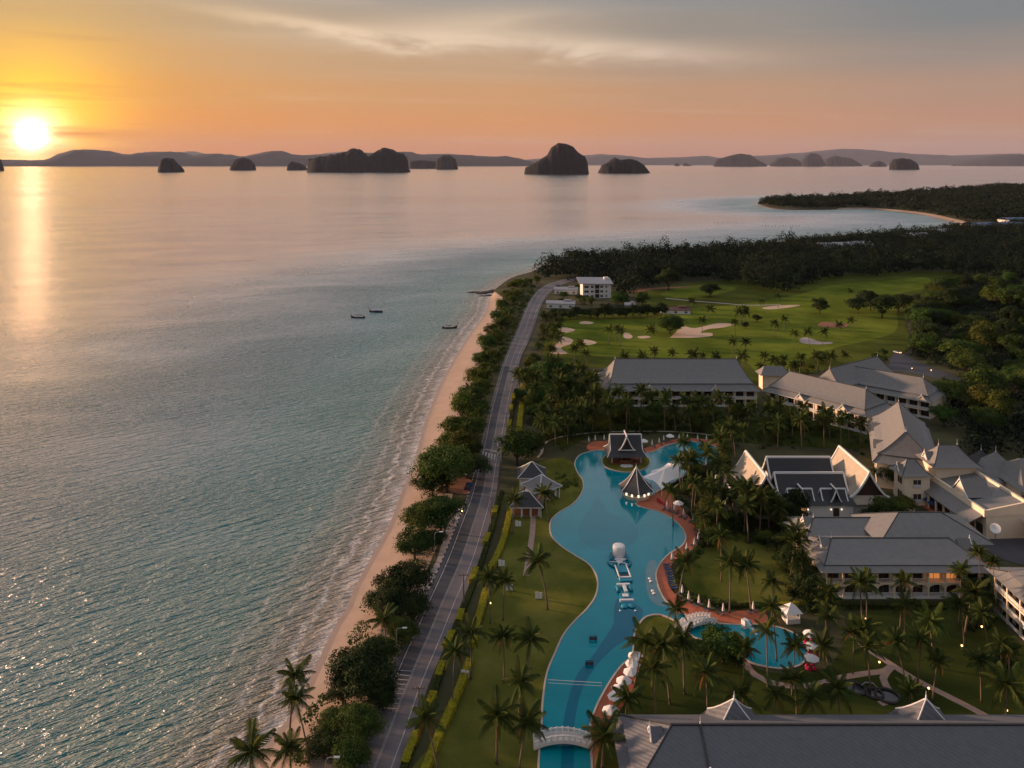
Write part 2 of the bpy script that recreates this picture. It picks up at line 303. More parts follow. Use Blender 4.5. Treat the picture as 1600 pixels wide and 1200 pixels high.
# ------------------------------------------------------------------ sea
def build_sea():
    xs = np.concatenate([np.linspace(-94000,-3000,40), np.linspace(-2800,-420,50), np.arange(-400,120,3.0), np.linspace(125,900,110), np.linspace(920,3000,40), np.linspace(3400,94000,30)])
    ys = np.concatenate([np.linspace(-3000,60,8), np.arange(70,560,3.0), np.linspace(566,1900,130), np.linspace(1950,4000,40), np.linspace(4300,12000,30), np.linspace(13000,90000,40)])
    X, Y = np.meshgrid(xs, ys); n, k = len(ys), len(xs)
    A = np.array([(p.x, p.y) for p in shore_s]); a, b = A[:-1], A[1:]
    pts = np.stack([X.ravel(), Y.ravel()], 1); D = np.full(len(pts), 1e9)
    near = (np.abs(pts[:,0]) < 3500) & (pts[:,1] < 4500) & (pts[:,1] > 0)
    q = pts[near]; best = np.full(len(q), 1e9)
    for i in range(len(a)):
        ab = b[i]-a[i]; t = np.clip(((q-a[i])@ab)/max(ab@ab, 1e-9), 0, 1); best = np.minimum(best, np.hypot(*(q-a[i]-t[:,None]*ab).T))
    D[near] = best
    me = bpy.data.meshes.new('sea'); V = np.zeros((len(pts), 3)); V[:,:2] = pts
    idx = np.arange(n*k).reshape(n, k); F = np.stack([idx[:-1,:-1], idx[:-1,1:], idx[1:,1:], idx[1:,:-1]], -1).reshape(-1, 4)
    me.vertices.add(len(V)); me.vertices.foreach_set('co', V.ravel()); me.loops.add(F.size); me.loops.foreach_set('vertex_index', F.ravel())
    me.polygons.add(len(F)); me.polygons.foreach_set('loop_start', np.arange(len(F))*4); me.update(calc_edges=True)
    at = me.attributes.new('shore_distance', 'FLOAT', 'POINT'); at.data.foreach_set('value', np.minimum(D, 5000).astype(np.float32))
    m, nt, bs, N, L = new_mat('sea_water'); out = nt.nodes.get('Material Output')
    geo = N('ShaderNodeNewGeometry'); pos = geo.outputs['Position']
    def math_(op, a, b=None, c=None, clamp=False):
        nn = N('ShaderNodeMath'); nn.operation = op; nn.use_clamp = clamp
        for i, v in enumerate((a, b, c)):
            if v is None: continue
            if isinstance(v, (int, float)): nn.inputs[i].default_value = v
            else: L(v, nn.inputs[i])
        return nn.outputs[0]
    def nz(sx, sy, rot, scale, detail=3, rough=.5, dist=0.0, w=0):
        vr = N('ShaderNodeVectorRotate'); vr.rotation_type = 'Z_AXIS'; vr.inputs['Angle'].default_value = R(-rot); L(pos, vr.inputs['Vector'])
        mp = N('ShaderNodeMapping'); mp.inputs['Scale'].default_value = (sx, sy, 1); mp.inputs['Location'].default_value = (w, w*.7, 0)
        L(vr.outputs[0], mp.inputs[0]); t = N('ShaderNodeTexNoise'); t.inputs['Scale'].default_value = scale; t.inputs['Detail'].default_value = detail; t.inputs['Roughness'].default_value = rough; t.inputs['Distortion'].default_value = dist
        L(mp.outputs[0], t.inputs[0]); return t
    at_ = N('ShaderNodeAttribute'); at_.attribute_name = 'shore_distance'; dist = at_.outputs['Fac']
    # chop running in towards the beach: long crests, short wavelength
    w1 = nz(.28, 1.0, 38, .42, 3, .55, .25); w2 = nz(.35, 1.0, 24, .95, 3, .6, .2, 31); w3 = nz(.6, 1.0, 48, 2.2, 2, .5, 0, 77)
    h = math_('ADD', math_('MULTIPLY', w1.outputs[0], 1.1), math_('ADD', math_('MULTIPLY', w2.outputs[0], .6), math_('MULTIPLY', w3.outputs[0], .14)))
    bp = N('ShaderNodeBump'); bp.inputs['Strength'].default_value = 1.0; bp.inputs['Distance'].default_value = 2.8
    pt = nz(.5, 1.0, 20, .016, 4, .6, .5, 3); calm = N('ShaderNodeMapRange'); calm.interpolation_type = 'SMOOTHSTEP'; calm.inputs['From Min'].default_value = 50; calm.inputs['From Max'].default_value = 330; calm.inputs['To Min'].default_value = 1.0; calm.inputs['To Max'].default_value = .26; L(dist, calm.inputs['Value'])
    L(math_('MULTIPLY', math_('MULTIPLY', h, calm.outputs[0]), math_('MULTIPLY_ADD', pt.outputs[0], 2.4, -.2)), bp.inputs['Height'])
    # wind streaks: wide bands where the surface is smoother or rougher
    st = nz(.00022, .0022, 6, 1.0, 6, .6, .8); st2 = nz(.0012, .012, -8, 1.0, 4, .6, .6, 11)
    stf = math_('ADD', math_('MULTIPLY', st.outputs[0], .65), math_('MULTIPLY', st2.outputs[0], .35))
    rr = N('ShaderNodeMapRange'); rr.inputs['From Min'].default_value = .38; rr.inputs['From Max'].default_value = .62; rr.inputs['To Min'].default_value = .33; rr.inputs['To Max'].default_value = .45; L(stf, rr.inputs['Value'])
    cr_ = N('ShaderNodeMapRange'); cr_.interpolation_type = 'SMOOTHSTEP'; cr_.inputs['From Min'].default_value = 40; cr_.inputs['From Max'].default_value = 420; cr_.inputs['To Min'].default_value = 1.0; cr_.inputs['To Max'].default_value = .40; L(dist, cr_.inputs['Value'])
    rough_ = math_('MULTIPLY', rr.outputs[0], cr_.outputs[0])
    # body colour: teal over pale sand near the beach, deep blue-green outside
    r = N('ShaderNodeValToRGB'); cr = r.color_ramp; cr.elements[0].position = 0; cr.elements[1].position = 1
    for p_, c_ in ((0, (.21,.165,.125)), (.07, (.14,.155,.125)), (.22, (.03,.20,.21)), (.55, (.006,.19,.235)), (1, (.008,.15,.22))):
        e = cr.elements.new(p_) if p_ not in (0, 1) else cr.elements[0 if p_ == 0 else len(cr.elements)-1]; e.color = (*c_, 1)
    L(math_('DIVIDE', dist, 110.0, clamp=True), r.inputs[0])
    # foam: swash at the edge and broken lines of small breakers
    fn = nz(1, 1, 0, .16, 5, .6, .4, 5); fn2 = nz(1, 1, 0, .9, 4, .7, 0, 9)
    dd = math_('ADD', dist, math_('MULTIPLY', math_('SUBTRACT', fn.outputs[0], .5), 11.0))
    def line(c, wd, a): return math_('MULTIPLY', math_('SUBTRACT', 1.0, math_('DIVIDE', math_('ABSOLUTE', math_('SUBTRACT', dd, c)), wd), clamp=True), a)
    edge = math_('SUBTRACT', 1.0, math_('DIVIDE', math_('ADD', dd, 1.0), 5.5), clamp=True)
    lines = math_('MAXIMUM', line(6.5, 1.2, .75), math_('MAXIMUM', line(12.0, .8, .5), line(20.0, .9, .35)))
    foam = math_('MULTIPLY', math_('MAXIMUM', math_('MULTIPLY', edge, .9), lines), math_('MULTIPLY_ADD', fn2.outputs[0], 3.0, -.55, clamp=True), clamp=True)
    mx = N('ShaderNodeMix'); mx.data_type = 'RGBA'; L(foam, mx.inputs[0]); L(r.outputs[0], mx.inputs[6]); mx.inputs[7].default_value = (.84,.79,.77,1)
    L(mx.outputs[2], bs.inputs['Base Color']); L(math_('ADD', rr.outputs[0], math_('MULTIPLY', foam, .5), clamp=True), bs.inputs['Roughness'])
    bs.inputs['IOR'].default_value = 1.33; bs.inputs['Specular IOR Level'].default_value = .1; L(bp.outputs[0], bs.inputs['Normal'])
    lw = N('ShaderNodeLayerWeight'); lw.inputs['Blend'].default_value = .5; L(bp.outputs[0], lw.inputs['Normal'])
    gl = N('ShaderNodeBsdfGlossy'); gl.distribution = 'GGX'; gl.inputs['Color'].default_value = (1,.965,.965,1); L(rough_, gl.inputs['Roughness']); L(bp.outputs[0], gl.inputs['Normal'])
    fr = N('ShaderNodeMapRange'); fr.inputs['From Min'].default_value = .43; fr.inputs['From Max'].default_value = .72; fr.inputs['To Min'].default_value = .03; fr.inputs['To Max'].default_value = 1.0; L(lw.outputs['Facing'], fr.inputs['Value'])
    ds = N('ShaderNodeMapRange'); ds.interpolation_type = 'SMOOTHSTEP'; ds.inputs['From Min'].default_value = 30; ds.inputs['From Max'].default_value = 260; ds.inputs['To Min'].default_value = .58; ds.inputs['To Max'].default_value = 1.0; L(dist, ds.inputs['Value'])
    fac = math_('MULTIPLY', math_('MULTIPLY', fr.outputs[0], ds.outputs[0]), math_('SUBTRACT', 1.0, math_('MULTIPLY', foam, .85)), clamp=True)
    ms = N('ShaderNodeMixShader'); L(fac, ms.inputs[0]); L(bs.outputs[0], ms.inputs[1]); L(gl.outputs[0], ms.inputs[2]); L(ms.outputs[0], out.inputs[0])
    me.materials.append(m)
    tag(link('sea', me), kind='structure')
build_sea()
# ------------------------------------------------------------------ land sheet and beach
GZ = 2.0
def normals2(line):
    out = []
    for i in range(len(line)):
        d = (line[min(i+1, len(line)-1)]-line[max(i-1, 0)]).normalized(); out.append(Vector((d.y, -d.x)))   # to the right: inland
    return out
nb_ = [i for i, p in enumerate(shore_s)]
nrm = normals2(shore_s)
def beach_width(p):
    if p.y < 640: return 15.0
    if p.y < 700: return 15.0-13.8*(p.y-640)/60
    return 15.0 if 1480 < p.y < 2030 and p.x > 790 else 1.2
inner = [p+n*beach_width(p) for p, n in zip(shore_s, nrm)]
bm = MB(); prof = [(-9,-1.2), (-4,-.45), (0,-.02), (.12,.12), (.3,.40), (.6,1.15), (1.0,1.98), (1.25,1.93)]
for p, n in zip(shore_s, nrm):
    w = beach_width(p)
    for t, z in prof:
        q = p+n*(t if t < 0 else t*w); bm.v.append((q.x, q.y, z))
k = len(prof)
for i in range(len(shore_s)-1):
    for j in range(k-1): bm.f.append((i*k+j, i*k+j+1, (i+1)*k+j+1, (i+1)*k+j))
me = bm.mesh('beach', MT['sand'], True); me.materials.append(MT['wet_sand']); me.materials.append(MT['stone'])
for i, f in enumerate(me.polygons): f.material_index = 2 if beach_width(shore_s[i//(k-1)]) < 5 else (1 if (i % (k-1)) < 3 else 0)
tag(link('beach', me), kind='structure')
land = inner + [Vector((6000, 3200)), Vector((6000, -2000)), Vector((-400, -2000)), Vector((inner[0].x, 20))]
tag(MB().sheet(land, GZ-.06).build('ground', MT['soil']), kind='structure')
def zone(name, px, mat, z, closed_spline=True, step=1.5, kind='structure', parent=None):
    pts = PP(px, z); pts = spline(pts, step, True) if closed_spline else pts
    o = MB().sheet(pts, z).build(name, mat, parent)
    if not parent: tag(o, kind=kind)
    return pts
# ------------------------------------------------------------------ karst islands and far hills
def karst(name, prof, base, label, depth=.55, rough=.7, seed=0, mat='rock', dist=None, cat='island', kind=None, group=None, scale_y=None, nd=20, sub=4.0):
    y0 = dist or CAM_H*FOC/(base-HZ); s = y0/FOC
    pr = [((x-800)*s, max(0.0, CAM_H+(HZ-y)*s)) for x, y in prof]
    xs = [p[0] for p in pr]; x0, x1 = xs[0], xs[-1]; w = x1-x0; n = max(24, int((prof[-1][0]-prof[0][0])/2*sub)); D = w*depth
    if scale_y: D = scale_y
    cx = (x0+x1)*.5; mb = MB(); hmax = max(p[1] for p in pr)
    def hgt(x):
        return hgt0(x)*(1+rough*(.05*mnoise.noise(Vector((x/w*9+seed*5, seed, 0)))+.045*mnoise.noise(Vector((x/w*23+seed*5, seed, 4)))))
    def hgt0(x):
        for a, b in zip(pr[:-1], pr[1:]):
            if a[0] <= x <= b[0]: return a[1]+(b[1]-a[1])*(x-a[0])/max(1e-6, b[0]-a[0])
        return 0
    for i in range(n+1):
        x = x0+w*i/n; u = (x-cx)/(w*.5); Dx = D*.5*math.sqrt(max(.03, 1-abs(u)**3))
        for j in range(nd+1):
            t = -1+2*j/nd; ring = (1-abs(t)**4.5)
            q = Vector((x/w*7+seed*3.1, t*2.2, seed)); nn = mnoise.fractal(q, 1.0, 2.0, 5)
            z = hgt(x)*ring*(1+rough*.20*nn*(1-ring)) + hmax*.028*rough*mnoise.fractal(q*3.1, 1.0, 2.0, 3)*ring
            z += (hmax*.05*mnoise.fractal(q*9.0, 1.0, 2.0, 3)-hmax*.16*max(0, .25-abs(mnoise.noise(q*2.6)))*2.2)*rough*ring
            xx = x+w*.012*rough*mnoise.noise(q*2.3)*(1 if 0 < i < n else 0)
            mb.v.append((xx-cx, t*Dx*(1+.25*nn*rough), max(-6.0 if j in (0, nd) else 0, z) if j not in (0, nd) else -6.0))
    for i in range(n):
        for j in range(nd):
            a = i*(nd+1)+j; mb.f.append((a, a+nd+1, a+nd+2, a+1))
    o = mb.build(name, MT[mat], None, True, (cx, y0, 0))
    tag(o, label, None if kind else cat, group, kind); return o
karst('karst_island', [(-14,266),(-13,258),(-8,246),(-2,247),(2,253),(5,262),(6,267)], 267, 'dark limestone stump cut off by the left edge of the sea', seed=1)
karst('karst_island', [(247,269),(249,259),(253,249),(261,246.5),(270,248),(278,257),(285,263),(288,269)], 269, 'lone squat limestone island with a shelving right foot, left of the others', seed=2)
karst('karst_island', [(359,266),(363,255),(371,248),(380,246),(390,249),(397,256),(400,266)], 266, 'small dome-shaped limestone island between the squat stump and the big ridge', seed=3)
karst('karst_island', [(448,266),(450,256),(456,252),(465,254),(475,258),(482,266)], 266, 'low sloping islet touching the left end of the big ridged island', seed=4)
karst('karst_island', [(480,269),(483,249),(500,245),(520,242),(540,238),(552,232),(560,232),(570,240),(576,245),(585,240),(592,234),(602,231),(612,233),(620,238),(630,240),(636,248),(638,262),(641,269)], 269, 'largest long limestone island with two humped summits', seed=5, depth=.35)
karst('karst_island', [(638,263),(642,252),(655,250),(668,251),(680,252),(688,263)], 263.5, 'low flat limestone islet right of the twin-humped island', seed=6)
karst('karst_island', [(680,264.5),(683,249),(692,243),(703,243),(712,248),(716,264.5)], 264.5, 'block-shaped limestone island with a flat top beside the low islet', seed=7)
karst('karst_island', [(819,272),(821,262),(835,255),(855,242),(862,230),(872,224),(882,224),(895,229),(902,237),(914,245),(918,255),(920,272)], 272, 'tallest domed limestone island in the middle of the bay', seed=8, rough=.4)
karst('karst_island', [(934,270.5),(940,259),(952,252),(960,246),(970,250),(982,248),(995,251),(1005,257),(1016,270.5)], 270.5, 'low double-topped limestone island right of the tall dome', seed=9)
karst('karst_island', [(1390,265),(1392,255),(1397,249),(1410,247),(1422,249),(1432,255),(1436,265)], 265, 'rounded dark limestone island far to the right above the wooded headland', seed=10)
karst('karst_island', [(1115,257.6),(1120,249),(1135,245),(1145,242),(1157,240),(1172,242),(1182,249),(1198,257.6)], 260, 'hazy grey limestone island group in the far right distance', seed=11, dist=34000, depth=.3)
karst('karst_island', [(1203,258),(1215,247),(1230,245),(1245,249),(1256,258)], 260, 'hazy low island left of the pointed far dome', seed=12, dist=36000, depth=.4)
karst('karst_island', [(1252,258),(1255,249),(1262,241),(1270,239),(1280,242),(1290,258)], 260, 'hazy pointed far dome between two low islands', seed=13, dist=35000, depth=.6)
karst('karst_island', [(1286,258),(1292,248),(1305,243),(1330,248),(1347,258)], 260, 'hazy broad sloping island right of the pointed far dome', seed=14, dist=37000, depth=.4)
karst('karst_island', [(1358,260),(1364,254),(1372,251),(1380,253),(1386,260)], 260.5, 'small hazy islet just left of the rounded dark island', seed=15)
karst('karst_island', [(1053,259),(1055,255),(1060,255),(1062,259)], 259.5, 'tiny flat islet on the horizon right of the double-topped island', seed=16)
karst('karst_island', [(1067,259),(1070,254),(1075,256),(1081,259)], 259.5, 'tiny notched islet on the horizon next to the flat one', seed=17)
karst('far_hills', [(-400,250),(-200,243),(-60,250),(0,249),(60,251),(90,249),(110,240),(135,234),(150,234),(170,238),(195,241),(225,240),(240,238),(270,236.5),(300,244),(325,240),(345,240),(360,245),(390,244),(412,240),(435,236),(450,241),(475,243),(520,241),(600,238),(640,238),(660,242),(690,241),(720,242),(750,244),(775,245),(790,244),(835,254)], 259, '', seed=20, mat='hill', dist=40000, scale_y=4000, kind='structure', rough=.8, sub=1.6)
karst('far_hills', [(780,254),(850,247),(900,244),(940,241),(960,242),(1010,247),(1060,246),(1100,243.5),(1120,247),(1200,243),(1250,239),(1290,235),(1320,233),(1350,234),(1380,238),(1420,241),(1480,243),(1560,241),(1600,240),(1700,236),(1850,243),(2100,240),(2300,252)], 259, '', seed=21, mat='hill', dist=70000, scale_y=6000, kind='structure', rough=.8, sub=1.6)
karst('far_hills', [(230,255),(280,240),(300,236),(330,243),(420,246),(500,241),(540,236),(560,238),(600,243),(700,240),(760,246),(800,255)], 259, '', seed=22, mat='hill', dist=85000, scale_y=4000, kind='structure', rough=.8, sub=1.6)
karst('far_hills', [(1490,257),(1530,247),(1560,243),(1580,241),(1600,246),(1660,244),(1800,257)], 259, '', seed=23, mat='hill', dist=43000, scale_y=3000, kind='structure', rough=.8, sub=1.6)
# ------------------------------------------------------------------ ground zones
POOL_PX = [(848,1230),(848,1130),(850,1090),(856,1052),(868,1022),(882,992),(900,970),(918,952),(931,933),(935,913),(931,895),(919,880),(900,868),(880,855),(865,841),(860,826),(863,812),(876,800),(893,790),(905,778),(912,764),(911,750),(903,738),(899,724),(906,712),(922,706),(938,704),(958,706),(985,708),(1010,708),(1024,705),(1038,698),(1054,693),(1075,690),(1098,693),(1118,699),(1122,712),(1105,724),(1080,735),(1062,748),(1040,760),(1015,775),(993,786),(1002,793),(1025,799),(1045,808),(1060,820),(1069,833),(1070,844),(1062,855),(1045,865),(1031,880),(1024,896),(1026,912),(1033,930),(1044,945),(1058,957),(1078,964),(1115,974),(1150,977),(1185,977),(1220,982),(1246,994),(1260,1012),(1259,1028),(1246,1040),(1222,1044),(1195,1041),(1172,1034),(1158,1022),(1140,1010),(1110,1003),(1085,995),(1070,980),(1052,968),(1030,960),(1010,963),(998,974),(990,992),(988,1012),(985,1026),(970,1040),(955,1060),(940,1085),(928,1110),(920,1140),(918,1230)]
pool_poly = spline(PP(POOL_PX, 2.1), .8, True)
ROAD_L = [(500,1300),(545,1200),(574,1134),(605,1067),(630,1010),(645,980),(660,945),(690,880),(716,815),(730,780),(742,738),(754,690),(762,650),(770,620),(785,570),(799,535),(811,508),(821,482),(836,458),(858,443),(895,433)]
ROAD_R = [(592,1300),(627,1200),(648,1140),(668,1075),(697,1005),(720,945),(747,880),(762,830),(775,775),(782,720),(789,688),(796,650),(803,610),(813,562),(824,537),(835,510),(844,482),(856,461),(876,446),(905,437)]
rl = spline(PP(ROAD_L), 4.0); rr_ = spline(PP(ROAD_R), 4.0)
def resample(line, n):
    d = [0.0]
    for a, b in zip(line[:-1], line[1:]): d.append(d[-1]+(b-a).length)
    out = []; j = 0
    for i in range(n):
        t = d[-1]*i/(n-1)
        while j < len(d)-2 and d[j+1] < t: j += 1
        out.append(line[j].lerp(line[j+1], (t-d[j])/max(1e-9, d[j+1]-d[j])))
    return out
NR = 240; rl = resample(rl, NR); rr_ = resample(rr_, NR)
road_mid = [(a+b)*.5 for a, b in zip(rl, rr_)]
road_poly = rl+rr_[::-1]
def ribbon(mb, la, lb, fa, fb, z, i0=0, i1=None):
    i1 = i1 or len(la)-1
    for i in range(i0, i1):
        q = [la[i].lerp(lb[i], fa), la[i].lerp(lb[i], fb), la[i+1].lerp(lb[i+1], fb), la[i+1].lerp(lb[i+1], fa)]
        mb.quad(*[(p.x, p.y, z) for p in q])
    return mb
tag(ribbon(MB(), rl, rr_, 0, 1, GZ+.06).build('coast_road', MT['asphalt']), kind='structure')
tag(ribbon(MB(), rl, rr_, .10, .50, GZ+.075, 14, 112).build('asphalt_repair', MT['asphalt_dark']), kind='structure')
mb = MB(); ribbon(mb, rl, rr_, .135, .155, GZ+.09); ribbon(mb, rl, rr_, .80, .818, GZ+.09); ribbon(mb, rl, rr_, .478, .488, GZ+.09); ribbon(mb, rl, rr_, .508, .516, GZ+.09)
i = int(min(range(NR), key=lambda k: abs(road_mid[k].y-P(780,716).y)))
for f in (.12, .26, .40, .54, .68): ribbon(mb, rl, rr_, f, f+.065, GZ+.09, i, i+2)
for j in (i+3, i-3):
    a, b = rl[j], rr_[j]; c = rl[j+1]; d_ = (c-a).normalized()*.4
    mb.quad((*a.lerp(b,.1),GZ+.095), (*a.lerp(b,.8),GZ+.095), (*(a.lerp(b,.8)+d_),GZ+.095), (*(a.lerp(b,.1)+d_),GZ+.095))
i2 = int(min(range(NR), key=lambda k: abs(road_mid[k].y-P(620,1068).y)))
for q in range(9):
    a = rl[i2-3].lerp(rl[i2+2], q/9); b = rr_[i2-3].lerp(rr_[i2+2], q/9); d_ = (rl[i2+1]-rl[i2]).normalized()*.22
    mb.quad((*a.lerp(b,.16),GZ+.095), (*a.lerp(b,.47),GZ+.095), (*(a.lerp(b,.47)+d_),GZ+.095), (*(a.lerp(b,.16)+d_),GZ+.095))
tag(mb.build('road_markings', MT['paint']), kind='structure')
kb = tag(empty('kerb', (0,0,0)), kind='structure')                 # black and white blocks along the sea side
blk = [[], []]
for i in range(2, 72):
    for h in range(2):
        a = rl[i].lerp(rl[i+1], h*.5); b = rl[i].lerp(rl[i+1], h*.5+.48); n = (rl[i]-rr_[i]).normalized()*.28
        m_ = MB().slab([a, b, b+n, a+n], GZ, GZ+.24); m_.build('kerb_block', MT['paint'] if h else MT['kerb_dark'], kb)
# west lawn, lawn by the deck, garden lawns, golf course
lawn_poly = zone('west_lawn', [(640,1230),(700,1130),(730,1040),(752,980),(775,900),(795,830),(803,780),(820,735),(880,715),(912,745),(915,770),(890,795),(865,815),(880,850),(925,875),(940,905),(925,950),(885,1000),(860,1050),(852,1120),(850,1230)], MT['lawn'], GZ+.03)
zone('deck_lawn', [(1085,870),(1100,850),(1130,835),(1190,840),(1230,880),(1240,930),(1200,955),(1150,950),(1100,945),(1065,930),(1055,905)], MT['lawn'], GZ+.03)
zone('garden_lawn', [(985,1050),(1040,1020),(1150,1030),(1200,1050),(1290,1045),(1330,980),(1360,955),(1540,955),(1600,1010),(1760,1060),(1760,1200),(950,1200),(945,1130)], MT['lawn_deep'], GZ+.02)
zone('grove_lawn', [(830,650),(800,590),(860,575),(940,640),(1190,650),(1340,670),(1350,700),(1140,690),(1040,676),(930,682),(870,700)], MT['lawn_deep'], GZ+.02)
zone('island_lawn', [(1002,985),(1000,972),(1012,964),(1032,962),(1052,970),(1068,984),(1080,1000),(1060,1030),(1010,1035),(992,1020)], MT['lawn'], GZ+.058)
zone('golf_rough', [(850,560),(868,500),(930,488),(1000,478),(1000,455),(1100,440),(1260,432),(1460,424),(1560,440),(1500,470),(1420,500),(1420,545),(1300,575),(1180,600),(1150,585),(940,575)], MT['rough'], GZ+.02)
zone('fairway', [(865,548),(880,505),(920,499),(1010,497),(1080,482),(1150,476),(1240,462),(1300,446),(1400,437),(1450,434),(1446,450),(1395,462),(1400,485),(1395,520),(1300,545),(1200,586),(1150,562),(1000,558)], MT['fairway'], GZ+.04)
zone('fairway_green', [(1032,460),(1060,450),(1110,446),(1150,450),(1120,460),(1060,466)], MT['fairway'], GZ+.05)
zone('fairway_green', [(1108,484),(1130,479),(1148,482),(1140,490),(1115,490)], MT['fairway'], GZ+.07)
def zp(pts, ox, oy, s): return [(ox+x/s, oy+y/s) for x, y in pts]
for k_, (b_, mt) in enumerate([
    (zp([(175,565),(230,550),(265,560),(345,590),(330,625),(260,650),(255,670),(300,705),(180,708),(140,665),(235,605),(190,590)], 830,420,5.333), 'bunker'),
    (zp([(230,495),(290,488),(365,508),(330,525),(265,530)], 830,420,5.333), 'bunker'), (zp([(405,445),(450,437),(520,447),(490,460),(410,458)], 830,420,5.333), 'bunker'),
    (zp([(415,595),(460,588),(545,615),(470,634)], 830,420,5.333), 'bunker'), (zp([(885,565),(960,558),(995,570),(920,581)], 830,420,5.333), 'bunker'), (zp([(765,540),(800,533),(845,562),(820,582),(775,575)], 830,420,5.333), 'bunker'),
    (zp([(1170,562),(1260,483),(1340,493),(1400,488),(1560,453),(1690,463),(1590,490),(1480,502),(1410,530),(1500,535),(1500,560),(1360,573),(1170,574)], 830,420,5.333), 'bunker'),
    (zp([(310,430),(350,412),(440,420),(505,425),(470,447),(340,442)], 1200,400,4.0), 'redsand'), (zp([(-40,325),(60,310),(200,306),(130,322),(20,333)], 1200,400,4.0), 'bunker'),
    (zp([(195,525),(230,508),(280,520),(330,535),(400,538),(390,548),(300,552),(220,545)], 1200,400,4.0), 'dust')]):
    zone('bunker', b_, MT[mt], GZ+.08, step=1.0)
# dusty lay-by, service yard, drive, paths
zone('layby', [(655,935),(662,905),(680,880),(690,850),(704,808),(716,795),(724,790),(716,815),(690,880),(660,945)], MT['dust'], GZ+.045)
zone('layby', [(680,768),(700,770),(732,772),(738,752),(720,745),(700,755)], MT['redsand'], GZ+.045)
zone('drive', [(1385,590),(1392,560),(1400,550),(1412,553),(1450,572),(1500,590),(1528,598),(1524,605),(1470,592),(1400,580)], MT['asphalt_dark'], GZ+.05)
zone('drive', [(800,598),(815,590),(820,602),(812,608),(802,606)], MT['asphalt'], GZ+.05)
def path(name, px, w, mat, z):
    ln = spline(PP(px), 1.5); n = normals2(ln)
    tag(MB().sheet([p+q*w*.5 for p, q in zip(ln, n)]+[p-q*w*.5 for p, q in zip(ln, n)][::-1], z).build(name, mat), kind='structure'); return ln
path('garden_path', [(1163,1022),(1167,1040),(1180,1055),(1200,1065),(1240,1073),(1275,1070),(1310,1060),(1350,1053),(1385,1048),(1395,1040)], 1.7, MT['pave'], GZ+.06)
path('garden_path', [(1325,985),(1350,1010),(1372,1025),(1395,1040),(1430,1062),(1475,1085),(1520,1108),(1560,1130)], 1.7, MT['pave'], GZ+.065)
path('garden_path', [(1395,1040),(1380,1060),(1390,1080),(1392,1095),(1375,1100)], 1.5, MT['pave'], GZ+.055)
path('garden_path', [(833,800),(832,830),(828,860),(822,900)], 1.6, MT['pave'], GZ+.04)
path('garden_path', [(840,715),(846,708),(848,700),(855,690),(880,682),(930,676),(1000,674),(1060,675),(1110,680),(1140,688)], .9, MT['coping'], GZ+.07)
path('cart_track', [(1040,466),(1080,470),(1130,474),(1170,477),(1220,476)], 3, MT['dust'], GZ+.06)
path('fallow_track', [(990,456),(1020,451),(1060,449),(1100,447)], 8, MT['redsand'], GZ+.035)
# red brick deck, pool basin, water
zone('pool_deck', [(985,788),(1020,772),(1040,765),(1062,790),(1082,815),(1092,838),(1086,855),(1064,868),(1050,882),(1043,902),(1048,920),(1065,936),(1095,948),(1130,957),(1165,953),(1195,958),(1200,975),(1185,990),(1060,990),(1020,960),(1010,900),(1040,850)], MT['brick_deck'], GZ+.05)
zone('pool_deck', [(918,702),(921,692),(940,689),(965,690),(965,712),(940,712)], MT['brick_deck'], GZ+.05)
zone('pool_deck', [(1000,712),(1004,702),(1020,696),(1040,690),(1065,685),(1100,686),(1130,690),(1140,697),(1110,705),(1050,712)], MT['brick_deck'], GZ+.05)
zone('pool_deck', [(985,1020),(1003,1028),(995,1055),(985,1085),(965,1115),(940,1150),(925,1230),(910,1230),(905,1140),(940,1060)], MT['brick_deck'], GZ+.05)
pool = tag(empty('pool', (0,0,0)), kind='structure')
mb = MB().sheet(pool_poly, GZ+.08).build('basin', MT['tile_teal'], pool)
for nm, px, mt in (('deep_lane', [(878,1230),(879,1140),(890,1085),(903,1052),(922,1030),(943,1000),(958,975),(960,948),(968,935),(1000,948),(1004,960),(995,980),(986,996),(962,1010),(935,1036),(917,1062),(905,1092),(897,1140),(895,1230)], 'tile_blue'),
                   ('deep_area', [(935,775),(950,800),(985,815),(997,830),(990,850),(962,858),(935,860),(910,846),(903,830),(910,810),(926,790)], 'tile_mid'),
                   ('seat_shelf', [(1012,880),(1025,876),(1026,905),(1034,928),(1044,946),(1030,947),(1015,935),(1009,910)], 'tile_grey')):
    MB().sheet(spline(PP(px, 2.1), 1.0, True), GZ+.095).build(nm, MT[mt], pool)
pn = normals2(pool_poly+[pool_poly[0]])[:-1]; ar = sum(pool_poly[i].x*pool_poly[(i+1)%len(pool_poly)].y-pool_poly[(i+1)%len(pool_poly)].x*pool_poly[i].y for i in range(len(pool_poly)))
sg = 1 if ar > 0 else -1
mb = MB(); n_ = len(pool_poly)
for i in range(n_):
    a, b = pool_poly[i], pool_poly[(i+1)%n_]; na, nb2 = pn[i]*sg*.38, pn[(i+1)%n_]*sg*.38
    mb.add([(*a,GZ+.04),(*b,GZ+.04),(*b,GZ+.26),(*a,GZ+.26),(*(a+na),GZ+.26),(*(b+nb2),GZ+.26),(*(b+nb2),GZ+.04),(*(a+na),GZ+.04)], [(1,0,3,2),(2,3,4,5),(5,4,7,6)])
mb.build('coping', MT['coping'], pool)
